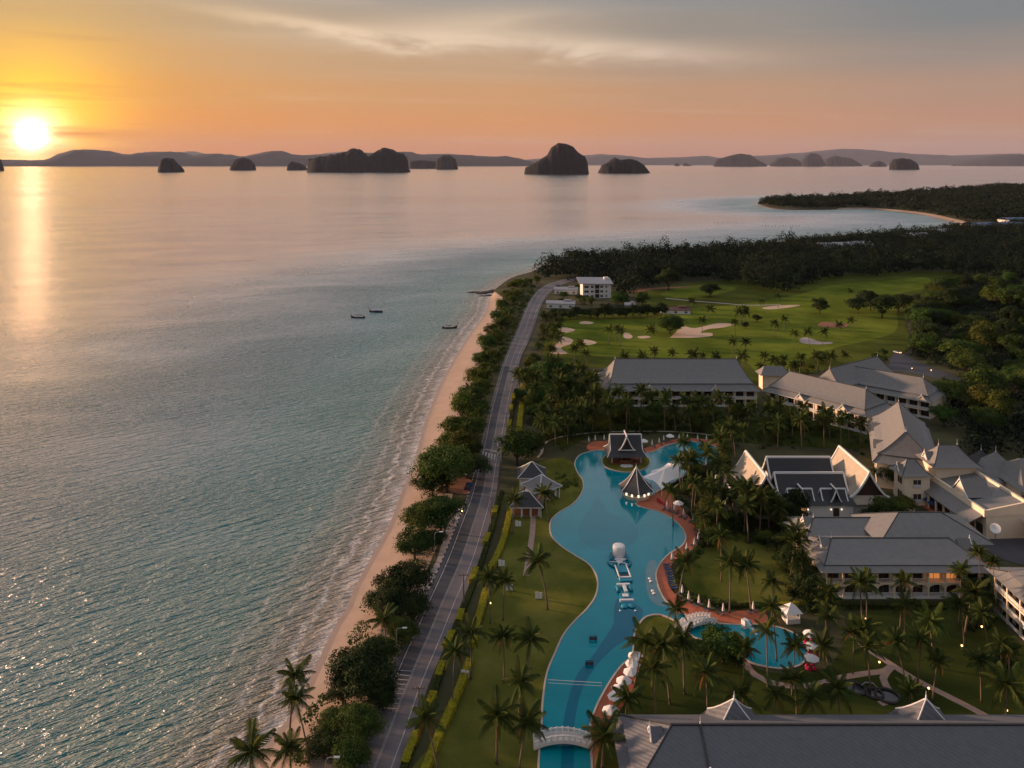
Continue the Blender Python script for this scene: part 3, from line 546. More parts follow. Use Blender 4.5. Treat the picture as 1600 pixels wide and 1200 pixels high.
def pool_water():
    m, nt, b, N, L = new_mat('pool_water'); out = nt.nodes.get('Material Output')
    geo = N('ShaderNodeNewGeometry'); t = N('ShaderNodeTexNoise'); t.inputs['Scale'].default_value = 1.6; t.inputs['Detail'].default_value = 3; L(geo.outputs['Position'], t.inputs[0])
    bp = N('ShaderNodeBump'); bp.inputs['Strength'].default_value = .25; bp.inputs['Distance'].default_value = .10; L(t.outputs[0], bp.inputs['Height'])
    lw = N('ShaderNodeLayerWeight'); L(bp.outputs[0], lw.inputs['Normal']); pw = N('ShaderNodeMath'); pw.operation = 'POWER'; L(lw.outputs['Facing'], pw.inputs[0]); pw.inputs[1].default_value = 6.0
    gl = N('ShaderNodeBsdfGlossy'); gl.inputs['Roughness'].default_value = .02; L(bp.outputs[0], gl.inputs['Normal'])
    tr = N('ShaderNodeBsdfTransparent'); tr.inputs[0].default_value = (.80,.97,.98,1)
    mu = N('ShaderNodeMath'); mu.operation = 'MULTIPLY'; mu.use_clamp = True; L(pw.outputs[0], mu.inputs[0]); mu.inputs[1].default_value = 4.2
    ms = N('ShaderNodeMixShader'); L(mu.outputs[0], ms.inputs[0]); L(tr.outputs[0], ms.inputs[1]); L(gl.outputs[0], ms.inputs[2]); L(ms.outputs[0], out.inputs[0]); return m
MB().sheet(pool_poly, GZ+.19).build('water', pool_water(), pool)
# round grass island under the pool pavilion
isl = spline(PP([(940,722),(944,713),(958,707),(978,705),(1000,707),(1012,714),(1016,722),(1010,731),(995,736),(978,738),(960,735),(946,730)], 2.3), 1.0, True)
io = tag(empty('pavilion_island', (0,0,0)), kind='structure')
MB().slab(isl, GZ+.1, GZ+.42).build('rim', MT['coping'], io); c_ = sum(isl, Vector((0,0)))/len(isl)
MB().sheet([c_+(p-c_)*.97 for p in isl], GZ+.44).build('turf', MT['lawn'], io)
# ------------------------------------------------------------------ buildings
def tier(mb, L0, W0, z0, L1, W1, z1, cx=0.0, cy=0.0, p=1.25, n=4, cap=True, sx=0.0):
    """one hipped roof tier with slightly flared eaves; the top may shrink to a ridge; sx shifts the top along the length"""
    b = len(mb.v)
    for i in range(n+1):
        t = i/n; l = L0+(L1-L0)*t; w = W0+(W1-W0)*t; z = z0+(z1-z0)*t**p; o = sx*t
        mb.v += [(cx+o-l/2, cy-w/2, z), (cx+o+l/2, cy-w/2, z), (cx+o+l/2, cy+w/2, z), (cx+o-l/2, cy+w/2, z)]
    for i in range(n):
        for k in range(4):
            a = b+i*4; mb.f.append((a+k, a+(k+1)%4, a+4+(k+1)%4, a+4+k))
    mb.f.append((b+n*4, b+n*4+1, b+n*4+2, b+n*4+3))
    if cap: mb.f.append((b+3, b+2, b+1, b))
    return mb
def gable(mb, L, W, z0, z1, cx=0.0, cy=0.0, p=1.0, n=5, axis='x', th=.25):
    """steep gable roof (ridge along the axis) with concave slopes, as a thin closed shell"""
    prof = []
    for i in range(2*n+1):
        t = i/n-1; prof.append((t*W/2, z0+(z1-z0)*(1-abs(t))**p))
    pts = [(y, z) for y, z in prof]+[(y*.96, z-th) for y, z in prof[::-1]]; m = len(pts); b = len(mb.v)
    for s in (-1, 1):
        for y, z in pts: mb.v.append((cx+s*L/2, cy+y, z) if axis == 'x' else (cx-y, cy+s*L/2, z))
    mb.f += [(b+i, b+(i+1)%m, b+m+(i+1)%m, b+m+i) for i in range(m)]
    for i in range(2*n):
        j = m-1-i; mb.f.append((b+i, b+j, b+j-1, b+i+1)); mb.f.append((b+m+i, b+m+i+1, b+m+j-1, b+m+j))
    return mb
def gable_trim(mb, L, W, z0, z1, cx, cy, p, axis, w=.28, ends=(-1, 1), ridge=True, n=5):
    def pt(s, y, z): return (cx+s*L/2, cy+y, z) if axis == 'x' else (cx-y, cy+s*L/2, z)
    for s in ends:
        pr = [(t*W/2, z0+(z1-z0)*(1-abs(t))**p+.1) for t in [i/n-1 for i in range(2*n+1)]]
        for a, b in zip(pr[:-1], pr[1:]): mb.bar(pt(s*1.005, *a), pt(s*1.005, *b), w, w*1.2)
    if ridge: mb.bar(pt(-1.01, 0, z1+.12), pt(1.01, 0, z1+.12), w*1.1, w*1.3)
    return mb
def finial(root, x, y, z, h=1.5, m='trim'):
    MB().lathe([(.16,0),(.2,.15),(.08,.35),(.12,.5),(.05,.7),(.015,h)], 6).build('finial', MT[m], root, False, (x, y, z))
def gablet(root, x, y, z, w=3.0, h=1.8, d=3.0, face='-y', rm='roof_grey'):
    """small white-fronted dormer gable"""
    g = MB(); gable(g, d, w, 0, h, p=1.2, axis='y', th=.1); rz = {'-y': 0, '-x': -math.pi/2, '+x': math.pi/2}[face]
    o = g.build('dormer_roof', MT[rm], root, False, (x, y, z), (0, 0, rz))
    f = MB(); f.add([(-w*.42,-d/2+.25,-.1),(w*.42,-d/2+.25,-.1),(0,-d/2+.25,h*.9)], [(0,1,2)]); f.add([(-w*.42,-d/2+.55,-.1),(w*.42,-d/2+.55,-.1),(0,-d/2+.55,h*.9)], [(2,1,0)])
    f.build('pediment', MT['wall'], o)
    t = MB(); gable_trim(t, d, w, 0, h, 0, 0, 1.2, 'y', .2, (-1,), False); t.bar((-w/2,-d/2,0), (-w*.2,-d/2,.05), .2); t.bar((w/2,-d/2,0), (w*.2,-d/2,.05), .2); t.bar((0,-d/2,h), (0,-d/2,h+.8), .12)
    t.build('bargeboard', MT['trim'], o)
def window(root, x, y, z, w, h, face, m='glass', frame=True, arch=False):
    """glazed opening with frame, set 6 cm proud of the wall plane it is given"""
    rz = {'-y': 0, '-x': -math.pi/2, '+x': math.pi/2, '+y': math.pi}[face]
    g = MB().box(-w/2, w/2, -.06, .02, 0, h)
    if arch:
        pts = [(-w/2,h)]+[(-w/2*math.cos(a), h+w*.28*math.sin(a)) for a in [math.pi*i/8 for i in range(1, 8)]]+[(w/2,h)]
        g.add([(px, -.06, pz) for px, pz in pts], [tuple(range(len(pts)))[::-1]])
    o = g.build('window', MT[m], root, False, (x, y, z), (0, 0, rz))
    if frame:
        f = MB(); t = .09
        for a in (-w/2, w/2-t): f.box(a, a+t, -.10, -.062, 0, h)
        f.box(-w/2+t, w/2-t, -.10, -.062, h-t, h); f.box(-w/2+t, w/2-t, -.10, -.062, 0, t); f.box(-t/2, t/2, -.10, -.062, t, h-t)
        f.build('window_frame', MT['trim'], o)
    return o
def bays(root, L, y, z0, sh, storeys, n, face='-y', rec=1.7, wm='wall', rail='white', arch_low=False, warm=()):
    """open galleries or balconies on one face: columns, floor bands, railings, dark glazed doors behind"""
    rz = {'-y': 0, '-x': -math.pi/2, '+x': math.pi/2}[face]
    fr = empty('gallery', (0,0,0), rz); fr.parent = root
    # positions are worked out in the face's frame: x along the face, y outwards negative
    bw = L/n
    for i in range(n+1):
        x = -L/2+i*bw; MB().box(x-.22, x+.22, y, y+.45, z0, z0+sh*storeys).build('column', MT[wm], fr)
    for s in range(storeys):
        za = z0+s*sh; zb = za+sh
        m = MB().box(-L/2-.05, L/2+.05, y-.05, y+rec, zb-.42, zb-.02)
        m.build('floor_band', MT[wm], fr)
        for i in range(n):
            xc = -L/2+(i+.5)*bw
            o = MB().box(xc-bw*.36, xc+bw*.36, y+rec-.1, y+rec-.03, za+.1, zb-.75).build('gallery_door', MT['warmroom' if (s, i) in warm else ('shade' if (i+s) % 3 else 'glass')], fr)
            MB().box(xc-.05, xc+.05, y+rec-.16, y+rec-.102, za+.1, zb-.75).build('door_frame', MT['wood'], o)
            if arch_low and s == 0:
                m = MB(); k = 10; w2 = bw/2-.22; zt = zb-.42
                pr = [(xc-w2*math.cos(math.pi*q/k), zt-1.1+1.0*math.sin(math.pi*q/k)) for q in range(k+1)]
                for (xa, z_a), (xb, z_b) in zip(pr[:-1], pr[1:]): m.add([(xa,y+.03,z_a),(xb,y+.03,z_b),(xb,y+.03,zt),(xa,y+.03,zt),(xa,y+.4,z_a),(xb,y+.4,z_b)], [(0,1,2,3),(0,4,5,1)])
                m.build('arch', MT[wm], fr)
            r_ = MB(); r_.box(xc-bw/2+.22, xc+bw/2-.22, y+.05, y+.13, za+.95, za+1.05)
            if rail == 'white': r_.box(xc-bw/2+.22, xc+bw/2-.22, y+.07, y+.11, za+.12, za+.9)
            else:
                for q in range(7): xx = xc-bw/2+.22+(bw-.44)*q/6; r_.box(xx-.03, xx+.03, y+.06, y+.12, za, za+.95)
            r_.build('balcony_rail', MT['trim' if rail != 'white' else 'glass_white'], fr)
    return fr
def house(name, label, loc, rz, cat='building', group=None):
    r = empty(name, loc, rz); return tag(r, label, cat, group)
def local_ridge(px0, px1, z):
    a, b = P(*px0, z), P(*px1, z); d = (b-a).xy; return (a+b)/2, d.length, math.atan2(d.y, d.x)
EXCL = []                                           # footprints that trees keep clear of
def footprint(root, L, W, cx=0, cy=0, pad=1.0):
    c, s = math.cos(root.rotation_euler.z), math.sin(root.rotation_euler.z); out = []
    for x, y in ((-L/2-pad,-W/2-pad),(L/2+pad,-W/2-pad),(L/2+pad,W/2+pad),(-L/2-pad,W/2+pad)):
        x += cx; y += cy; out.append((root.location.x+c*x-s*y, root.location.y+s*x+c*y))
    EXCL.append(out)
def trim_tier(root, L0, W0, z0, L1, W1, z1, cx=0.0, cy=0.0, p=1.25, m='roof_dark', w=.26, ridge=True, n=4, sx=0.0):
    for sx_ in (-1, 1):
        for sy in (-1, 1):
            pr = [Vector((cx+sx*q+sx_*(L0+(L1-L0)*q)/2, cy+sy*(W0+(W1-W0)*q)/2, z0+(z1-z0)*q**p+.04)) for q in [i/n for i in range(n+1)]]
            MB().tube(pr, w*.55, 5).build('hip_cap', MT[m], root)
    if ridge: MB().bar((cx+sx-L1/2, cy, z1+.1), (cx+sx+L1/2, cy, z1+.1), w*1.2, w).build('ridge_cap', MT[m], root)
def hotel(name, label, ridge_px, zr, L, W, ze=9.0, storeys=2, nb=12, dormers=(), skirt=2.4, rm='roof_grey', base=0.0, ridge_l=None, front=True, hipx=None, wm='wall', back=True, gl=True, fin=True, sides=(), warm=(), rail='white', arch=False):
    """long hotel block: gallery storeys, a skirt roof, a hipped roof above; ridge located by its two ends in the photograph"""
    c, rl_, a = local_ridge(*ridge_px, zr); rl_ = ridge_l or rl_
    if a > math.pi/2: a -= math.pi
    if a < -math.pi/2: a += math.pi
    r = house(name, label, (c.x, c.y, GZ), a); z0 = 0.0; e = ze-GZ; t = zr-GZ
    MB().box(-L/2+1, L/2-1, -W/2+(3.2 if front else 1.4), W/2-1.4, z0, e+.3).build('wall', MT[wm], r)
    if front: bays(r, L-3, -W/2+1.5, 0, e/storeys, storeys, nb, '-y', 1.75, wm, rail, arch, warm)
    k = skirt; zs = e+(t-e)*.22
    tier(MB(), L, W, e, L-2*k, W-2*k, zs).build('skirt_roof', MT[rm], r)
    MB().box(-L/2+.15, L/2-.15, -W/2+.15, W/2-.15, e-.28, e-.02).build('eave_board', MT['trim'], r)
    MB().box(-L/2+k+.3, L/2-k-.3, -W/2+k+.3, W/2-k-.3, zs-.2, zs+.45).build('roof_step', MT['wood_dark'], r)
    tier(MB(), L-2*k+1.0, W-2*k+1.0, zs+.3, rl_, .3, t).build('roof', MT[rm], r)
    trim_tier(r, L-2*k+1.0, W-2*k+1.0, zs+.3, rl_, .3, t)
    trim_tier(r, L, W, e, L-2*k, W-2*k, zs, ridge=False)
    for x in dormers: gablet(r, x*L, -W/2+1.9, e+.25, 4.0, 2.0, 3.6, rm=rm)
    if fin:
        for s in (-1, 1): finial(r, s*rl_/2, 0, t, 1.8)
    for s in sides:
        for q in range(3):
            for st in range(storeys): window(r, s*(L/2-1), -W/4+q*W/4, st*e/storeys+.8, 1.4, 1.6, '+x' if s > 0 else '-x')
    footprint(r, L, W); return r
# A: long wing between the pool grove and the golf course
A = hotel('hotel_wing', 'long hotel wing with tiered grey roof and white balconies facing the pool grove', ((962,561),(1150,561)), 20.0, 69, 31, 9.6, 2, 14, (-.21, .21), 3.0, ridge_l=56)
# B: two wings set at an angle to its right
B1 = hotel('hotel_wing', 'slanting hotel wing with grey roof and white gablets behind the palms', ((1236,581),(1350,607)), 17.5, 49, 22, 9.6, 2, 10, (-.12, .28), 2.6, ridge_l=36)
B2 = hotel('hotel_wing', 'rear slanting hotel wing with grey roof nearest the car park drive', ((1331,572),(1441,590)), 17.0, 44, 21, 9.6, 2, 9, (.40,), 2.6, ridge_l=31)
B3 = hotel('hotel_wing', 'plain grey hipped cross wing rising behind the slanting wings', ((1296,576),(1371,557)), 18.5, 48, 18, 9.6, 2, 8, (), 2.0, front=False)
# link roof between A and B
lk = house('link_roof', 'low grey linking roof between the long wing and the slanting wing', P(1208,606,2), 0)
MB().box(-6,6,-3,3,0,7).build('wall', MT['wall'], lk); tier(MB(), 15, 9, 7, 9, .3, 10.5).build('roof', MT['roof_grey'], lk); footprint(lk, 15, 9)
# C: tall block end-on to the camera, big left slope in the sun
C = hotel('hotel_wing', 'end-on hotel block with broad sunlit left roof slope and two dark dormers', ((1404,627),(1416,676)), 20.5, 46, 21, 10.5, 3, 4, (), 2.0, ridge_l=37, front=False)
for x in (-11, 9): gablet(C, x, 10.5-3.2, 10.0, 3.6, 2.6, 5.0, '-y', 'roof_grey')
# D: stair tower block and turret in front of C
D = house('tower_block', 'cream stair tower with flared grey hipped roof and two finials', (141,265,GZ), 0)
MB().box(-6,6.5,-4.5,5,0,12.3).build('wall', MT['wall'], D); tier(MB(), 16, 13, 12, 6, .3, 17, p=1.5).build('roof', MT['roof_grey'], D); trim_tier(D, 16, 13, 12, 6, .3, 17, p=1.5)
finial(D, -3, 0, 17, 2); finial(D, 3, 0, 17, 2); gablet(D, -5.6, .5, 12.7, 3.4, 2.2, 3.5, '-x'); footprint(D, 16, 13)
D2 = house('corner_turret', 'small cream corner turret with steep grey hip and white gablet below the tower', (127.5,262,GZ), 0)
MB().box(-3.4,4.5,-3.2,4,0,9.7).build('wall', MT['wall'], D2); tier(MB(), 10, 9, 9.6, 2.4, .3, 13.6, p=1.4).build('roof', MT['roof_grey'], D2); gablet(D2, -2.8, .2, 10.0, 3, 2, 3, '-x')
trim_tier(D2, 10, 9, 9.6, 2.4, .3, 13.6, p=1.4)
for z, h in ((5.9, 2.3), (1.2, 2.6)):
    window(D2, .5, -3.2, z, 2.6, h, '-y', 'shade'); window(D2, -3.4, 0, z, 3.0, h, '-x', 'shade')
    MB().box(-.8,1.8,-3.45,-3.3,z-.1,z+.8).build('balcony_rail', MT['glass_white'], D2)
footprint(D2, 9, 8)
# E: restaurant range with lean-to arcade and parapet roof
E = house('restaurant_range', 'restaurant range with sloping grey roofs, pink parapet and arcade over a red terrace', (141,254,GZ), R(3))
MB().box(-5.5,7,-18,16,0,7.6).build('wall', MT['wall'], E)
m = MB(); m.add([(-5.2,-17.5,7.8),(6.4,-17.5,9.8),(6.4,15.5,9.8),(-5.2,15.5,7.8)], [(0,1,2,3)]); m.build('main_roof', MT['roof_grey'], E)
m = MB(); m.add([(-10.6,-17.5,4.6),(-5.8,-17.5,6.9),(-5.8,16,6.9),(-10.6,16,4.6),(-10.6,-17.5,4.35),(-5.8,-17.5,6.6),(-5.8,16,6.6),(-10.6,16,4.35)], [(0,1,2,3),(7,6,5,4),(0,3,7,4),(1,0,4,5)]); m.build('arcade_roof', MT['roof_grey'], E)
m = MB(); m.box(-6.2,-5.5,-18.2,16.2,6.4,8.4); m.box(6.4,7.2,-18.2,16.2,7.6,10.6); m.add([(-5.5,-18.2,6.5),(6.4,-18.2,7),(6.4,-18.2,10.4),(-5.5,-18.2,8.3),(-5.5,-17.6,6.5),(6.4,-17.6,7),(6.4,-17.6,10.4),(-5.5,-17.6,8.3)], [(0,1,2,3),(7,6,5,4),(3,2,6,7)])
m.build('parapet', MT['wall'], E)
for i in range(9):
    y = -17+i*4.1; MB().box(-10.4,-9.9,y-.2,y+.2,0,4.45).build('column', MT['wall'], E)
    if i < 8: MB().box(-5.62,-5.52,y+.5,y+3.5,.1,3.4).build('arcade_door', MT['wood' if i % 2 else 'shade'], E)
gablet(E, -2.0, -6, 8.6, 8.0, 4.2, 8.0, '-x', 'roof_grey'); footprint(E, 22, 36)
m = MB(); m.add([(-4.5,-6+3.2,8.3),(-6.2,-6+3.2,8.3)], [])
tz = zone('terrace', [(1408,735),(1432,742),(1490,800),(1510,812),(1490,815),(1455,800),(1420,772)], MT['brick_deck'], GZ+.09)
wl = house('terrace_wall', 'low cream garden wall slanting down beside the red terrace', (0,0,0), 0, 'wall'); a, b = P(1397,769,2.4), P(1428,803,2.4); MB().bar((a.x,a.y,3.0), (b.x,b.y,3.0), .5, 2.0).build('wall_run', MT['wall'], wl)
for i, (px, py) in enumerate([(1431,773),(1437,778),(1444,783),(1449,790),(1458,796)]):
    o = tag(empty('terrace_umbrella', P(px, py, GZ+.09)), ['navy umbrella at the far end of the red terrace','second navy umbrella along the red terrace','navy umbrella in the middle of the red terrace','navy umbrella near the lower end of the red terrace','navy umbrella closest to the garden wall on the terrace'][i], 'umbrella', 'navy terrace umbrellas')
    MB().lathe([(1.6,1.95),(1.55,2.05),(.05,2.75)], 8).build('canopy', MT['blue'], o); MB().tube([(0,0,0),(0,0,2.7)], .04).build('pole', MT['metal'], o)
# roofs behind E on the right
for nm, lb, px, py, z, L, W, ze, zr in (('lobby_pavilion', 'pointed grey pyramid roof with finial behind the restaurant range', 1556, 706, 16, 20, 18, 9, 16), ('lobby_pavilion', 'smaller dark green pointed roof left of the pyramid roof', 1533, 703, 15, 13, 12, 9.5, 15)):
    c = P(px, py, z); o = house(nm, lb, (c.x, c.y, GZ), 0); MB().box(-L/2+1.5, L/2-1.5, -W/2+1.5, W/2-1.5, 0, ze-GZ).build('wall', MT['wall'], o)
    tier(MB(), L, W, ze-GZ, .3, .3, zr-GZ, p=1.5).build('roof', MT['roof_grey' if L > 15 else 'roof_dark'], o); finial(o, 0, 0, zr-GZ, 2); footprint(o, L, W)
K = house('kitchen_block', 'flat-fronted cream block with grey hipped roof at the right edge', (176,260,GZ), 0)
MB().box(-20,20,-9,12,0,8.2).build('wall', MT['wall'], K); tier(MB(), 42, 24, 8.2, 30, .3, 14.5).build('roof', MT['roof_grey'], K); MB().box(-20.8,20.8,-12.2,-11.6,7.2,8.15).build('fascia', MT['trim'], K); footprint(K, 42, 24)
MB().add([(-20,-22,4.8),(20,-22,4.8),(20,-9.2,6.6),(-20,-9.2,6.6)], [(0,1,2,3)]).build('lean_to_roof', MT['roof_grey'], K); MB().box(-20,20,-22,-21.5,0,4.7).build('lean_to_wall', MT['wall'], K)
SK = house('glass_canopy', 'blue ribbed glass canopy beside the service yard at right edge', (157,232,GZ), 0, 'canopy')
m = MB(); m.add([(-11,-2.6,5.2),(14,-2.6,5.2),(14,2.6,6.4),(-11,2.6,6.4),(-11,-2.6,5.0),(14,-2.6,5.0),(14,2.6,6.2),(-11,2.6,6.2)], [(0,1,2,3),(7,6,5,4),(0,4,5,1)]); m.build('glass_sheet', MT['roof_blue'], SK)
for i in range(14): MB().bar((-11+i*1.9,-2.65,5.28), (-11+i*1.9,2.65,6.48), .16).build('rib', MT['trim'], SK)
MB().box(-12,14.5,-3.4,-2.8,0,5.3).build('wall', MT['wall'], SK)
SV = house('service_block', 'cream service block with roof plant beside the yard', (163,218,GZ), 0)
MB().box(-8,12,-8,8,0,7.2).build('wall', MT['wall'], SV); MB().box(-7.5,11.5,-7.5,7.5,7.2,7.3).build('flat_roof', MT['concrete'], SV); tier(MB(), 12, 10, 7.3, 6, .3, 10, cx=6, cy=-2).build('roof', MT['roof_grey'], SV)
for x, y in ((-5,5),(-3,5),(-5,-5)): MB().box(x-.7,x+.7,y-.5,y+.5,7.3,8.6).build('air_unit', MT['metal'], SV)
footprint(SV, 22, 18)
dt = tag(empty('duct', (146.5,222,GZ)), 'curved pale steel duct bending over the dark service yard', 'duct'); MB().tube([(-2,-1,3),(-1,-.5,4.6),(1,0,5.2),(3,.5,5.0),(5,1,5.6)], .8, 10).build('pipe', MT['metal'], dt); MB().box(-2.6,-1.4,-1.6,-.4,0,3).build('stand', MT['concrete'], dt)
sd_ = tag(empty('satellite_dish', (137.5,233,GZ)), 'white satellite dish tilted up at the top of the service yard', 'satellite dish'); MB().lathe([(.05,0),(.8,.12),(1.4,.42),(1.44,.42),(.8,.06)], 16).build('dish', MT['trim'], sd_, True, (0,0,4.2), (R(50),0,R(-30))); MB().tube([(0,0,0),(0,0,4.3)], .1).build('mast', MT['metal'], sd_)
zone('service_yard', [(1495,815),(1560,812),(1620,830),(1620,880),(1570,875),(1530,850)], MT['asphalt_dark'], GZ+.05)
# F: big two-storey arcaded block
F = house('arcade_block', 'large two-storey arcaded block with stepped grey roofs and sunlit left hips', (97.2,213,GZ), 0)
MB().box(-19.5,21,-7.5,17,0,7.2).build('wall', MT['wall'], F); bays(F, 38, -9.4, .4, 3.5, 2, 9, '-y', 1.9, 'wall', 'bars', True, ((1,6),(1,7)))
MB().box(-20,20,-9.6,-7.4,-.1,.38).build('plinth', MT['wall_white'], F)
MB().box(-20.2,21.6,-10.8,17.6,6.95,7.18).build('eave_board', MT['trim'], F)
tier(MB(), 43, 29, 7.2, 39.6, 25.6, 8.1, cx=.6, cy=3.4).build('skirt_roof', MT['roof_grey'], F); MB().box(-19,20.2,-9.2,16,7.9,8.4).build('roof_step', MT['wood_dark'], F)
for nm, a_ in (('front_roof', (40.4, 17, 8.35, 30.5, .3, 11.1, .6, -1.0)), ('rear_roof', (40.4, 15, 8.35, 31, .3, 11.2, .6, 11.0))):
    tier(MB(), *a_).build(nm, MT['roof_grey'], F); trim_tier(F, *a_)
tier(MB(), 30, 18.5, 9.8, 11.5, .3, 14.2, cx=12.5, cy=7.4, p=1.0).build('upper_roof', MT['roof_grey'], F); trim_tier(F, 30, 18.5, 9.8, 11.5, .3, 14.2, cx=12.5, cy=7.4, p=1.0)
gablet(F, -16.4, -1.0, 9.7, 3.6, 1.7, 2.6, '-x'); gablet(F, -16.4, 11, 9.7, 3.6, 1.7, 2.6, '-x'); gablet(F, 19.5, -1.0, 8.8, 3.6, 2.4, 3.4, '+x'); finial(F, -14.6, -1, 11.1, 1.6); finial(F, -14.8, 11, 11.2, 1.6)
for q in range(5):
    for z in (.9, 4.4): window(F, -19.5, -5+q*4.6, z, 1.3, 1.7, '-x')
footprint(F, 44, 31, .6, 3)
# G: right-edge block with balconies facing the garden
G = house('balcony_block', 'cream block with stepped white balconies cut by the right edge', (127,184,GZ), R(-2))
MB().box(-9.5,12,-15,13,0,9).build('wall', MT['wall'], G); gl_ = bays(G, 26, -11.2, 0, 3.1, 3, 5, '-x', 1.7, 'wall', 'white')
tier(MB(), 26, 33, 9.2, 20, 20, 11.2, cx=1).build('skirt_roof', MT['roof_grey'], G); tier(MB(), 21, 22, 11.1, .3, 14, 15.5, cx=1).build('roof', MT['roof_grey'], G); trim_tier(G, 26, 33, 9.2, 20, 20, 11.2, cx=1, ridge=False)
gablet(G, -7.8, -9.0, 9.6, 4.4, 2.6, 6, '-x'); footprint(G, 26, 33)
# H: near roof along the bottom edge
Hb = house('near_hotel_block', 'nearest hotel roof of dark grey tiles with pink left hip along the bottom edge', (73,141,GZ), 0)
e0 = 5.4
MB().box(-52,60,-9,9,0,e0+.2).build('wall', MT['wall'], Hb)
tier(MB(), 116, 22, e0, 112, 17.0, e0+1.5, cx=3.2).build('skirt_roof', MT['roof_near'], Hb); MB().box(-52.6,59,-8.4,8.4,e0+1.3,e0+2.0).build('roof_step', MT['wood_dark'], Hb)
tier(MB(), 113, 17.6, e0+1.9, 100, .3, e0+6.0, cx=3.4, sx=1.0, p=1.1).build('roof', MT['roof_near'], Hb); trim_tier(Hb, 113, 17.6, e0+1.9, 100, .3, e0+6.0, cx=3.4, p=1.1, sx=1.0, w=.35)
t = MB(); pr = [(-40.6, -8.9*(1-q/6), e0+1.95+(4.15)*(q/6)**1.1) for q in range(7)]
for a, b in zip(pr[:-1], pr[1:]): t.bar(a, b, .35, .5)
t.build('verge_tile', MT['roof_dark'], Hb); finial(Hb, -40.6, 0, e0+6, 1.6); t = MB().bar((-40.6,-7.2,e0+2.2), (-40.6,-7.2,e0+4.0), .3); t.build('corner_ornament', MT['trim'], Hb); gablet(Hb, -48.2, 0, e0+4.2, 3.4, 1.6, 2.2, '-x', 'roof_near')
footprint(Hb, 118, 24)
for px, lb in ((1147, 'pink ribbed pavilion roof peeking over the near roof, below the children pool'), (1447, 'grey ribbed pavilion roof peeking over the near roof, below the sunken garden')):
    c = P(px, 1093, 13.4); o = house('garden_pavilion', lb, (c.x, c.y, GZ), 0, 'pavilion'); o.scale = (1.4, 1.4, 1.46)
    for sx in (-1, 1):
        for sy in (-1, 1): MB().box(sx*3-.2, sx*3+.2, sy*2.4-.2, sy*2.4+.2, 0, 3.6).build('post', MT['wood'], o)
    tier(MB(), 8.6, 7, 3.5, 5.6, 4.4, 5.3).build('skirt_roof', MT['roof_near'], o); tier(MB(), 5.8, 4.6, 5.2, .2, .2, 7.8, p=1.25).build('roof', MT['roof_near'], o); trim_tier(o, 5.8, 4.6, 5.2, .2, .2, 7.8, p=1.25, m='trim', w=.16)
    finial(o, 0, 0, 7.7, 1.2); footprint(o, 9, 7)
# ---------------- Thai hall group with white trims
def thai_roof(root, L, W, z0, z1, cx, cy, axis, rm, p=1.55, front_s=-1, wall=None, w=.45):
    gable(MB(), L, W, z0, z1, cx, cy, p, 7, axis).build('gable_roof', MT[rm], root)
    gable_trim(MB(), L, W, z0, z1, cx, cy, p, axis, w, n=7).build('bargeboard', MT['trim'], root)
    for s in (-1, 1):                                             # dark carved pediment set back under the verge
        m = MB(); d = s*(L/2-.9); pr = [(t*W*.47, z0+(z1-z0-.4)*(1-abs(t))**p) for t in [i/7-1 for i in range(15)]]
        m.add([(cx+d, cy+a, b) if axis == 'x' else (cx-a, cy+d, b) for a, b in pr], [tuple(range(len(pr)))]); m.build('pediment', MT['wood_dark'], root)
def thai_hall(name, label, c, L, W, ze, zr, axis, rm, wallh=None, wm='wall_white', skirt=2.0, p=1.55):
    o = house(name, label, (c[0], c[1], GZ), 0); e = ze-GZ; t = zr-GZ
    lx, ly = (L, W) if axis == 'x' else (W, L)
    MB().box(-lx/2+.3, lx/2-.3, -ly/2+.3, ly/2-.3, 0, e+.2).build('wall', MT[wm], o)
    if skirt: tier(MB(), lx+2*skirt, ly+2*skirt, e-1.6, lx-.4, ly-.4, e+.3, p=1.1).build('skirt_roof', MT[rm], o); trim_tier(o, lx+2*skirt, ly+2*skirt, e-1.6, lx-.4, ly-.4, e+.3, p=1.1, m='trim', ridge=False, w=.25)
    thai_roof(o, L+1.2, W+1.6, e, t, 0, 0, axis, rm, p); footprint(o, lx+2*skirt, ly+2*skirt); return o
T1 = thai_hall('thai_hall', 'left Thai hall with glowing cream concave roof and white ridge', (77.0,259), 20.5, 10.5, 8.0, 15.3, 'y', 'roof_thai', skirt=1.6)
T4 = thai_hall('thai_hall', 'right Thai hall with tall cream concave roof and white ridge', (109.3,262), 22, 10.5, 8.0, 15.6, 'y', 'roof_thai', skirt=2.0)
T2 = thai_hall('thai_hall', 'rear dark-roofed Thai hall between the two cream roofs', (93.8,268.5), 19.5, 9.0, 8.0, 13.8, 'x', 'roof_dark', skirt=0)
T3 = thai_hall('thai_hall', 'front dark-roofed Thai hall with two white-edged gablets over twin doors', (93.4,258), 20.5, 9.5, 7.4, 12.6, 'x', 'roof_dark', skirt=0)
tier(MB(), 22, 8, 4.6, 20.5, 2.0, 6.4, cy=-6.2, p=1.0).build('porch_roof', MT['roof_dark'], T3); MB().box(-10.2,10.2,-9.4,-3,0,4.7).build('porch_wall', MT['wall_white'], T3); MB().box(-10.6,10.6,-9.9,-9.2,-.05,.5).build('plinth', MT['trim'], T3)
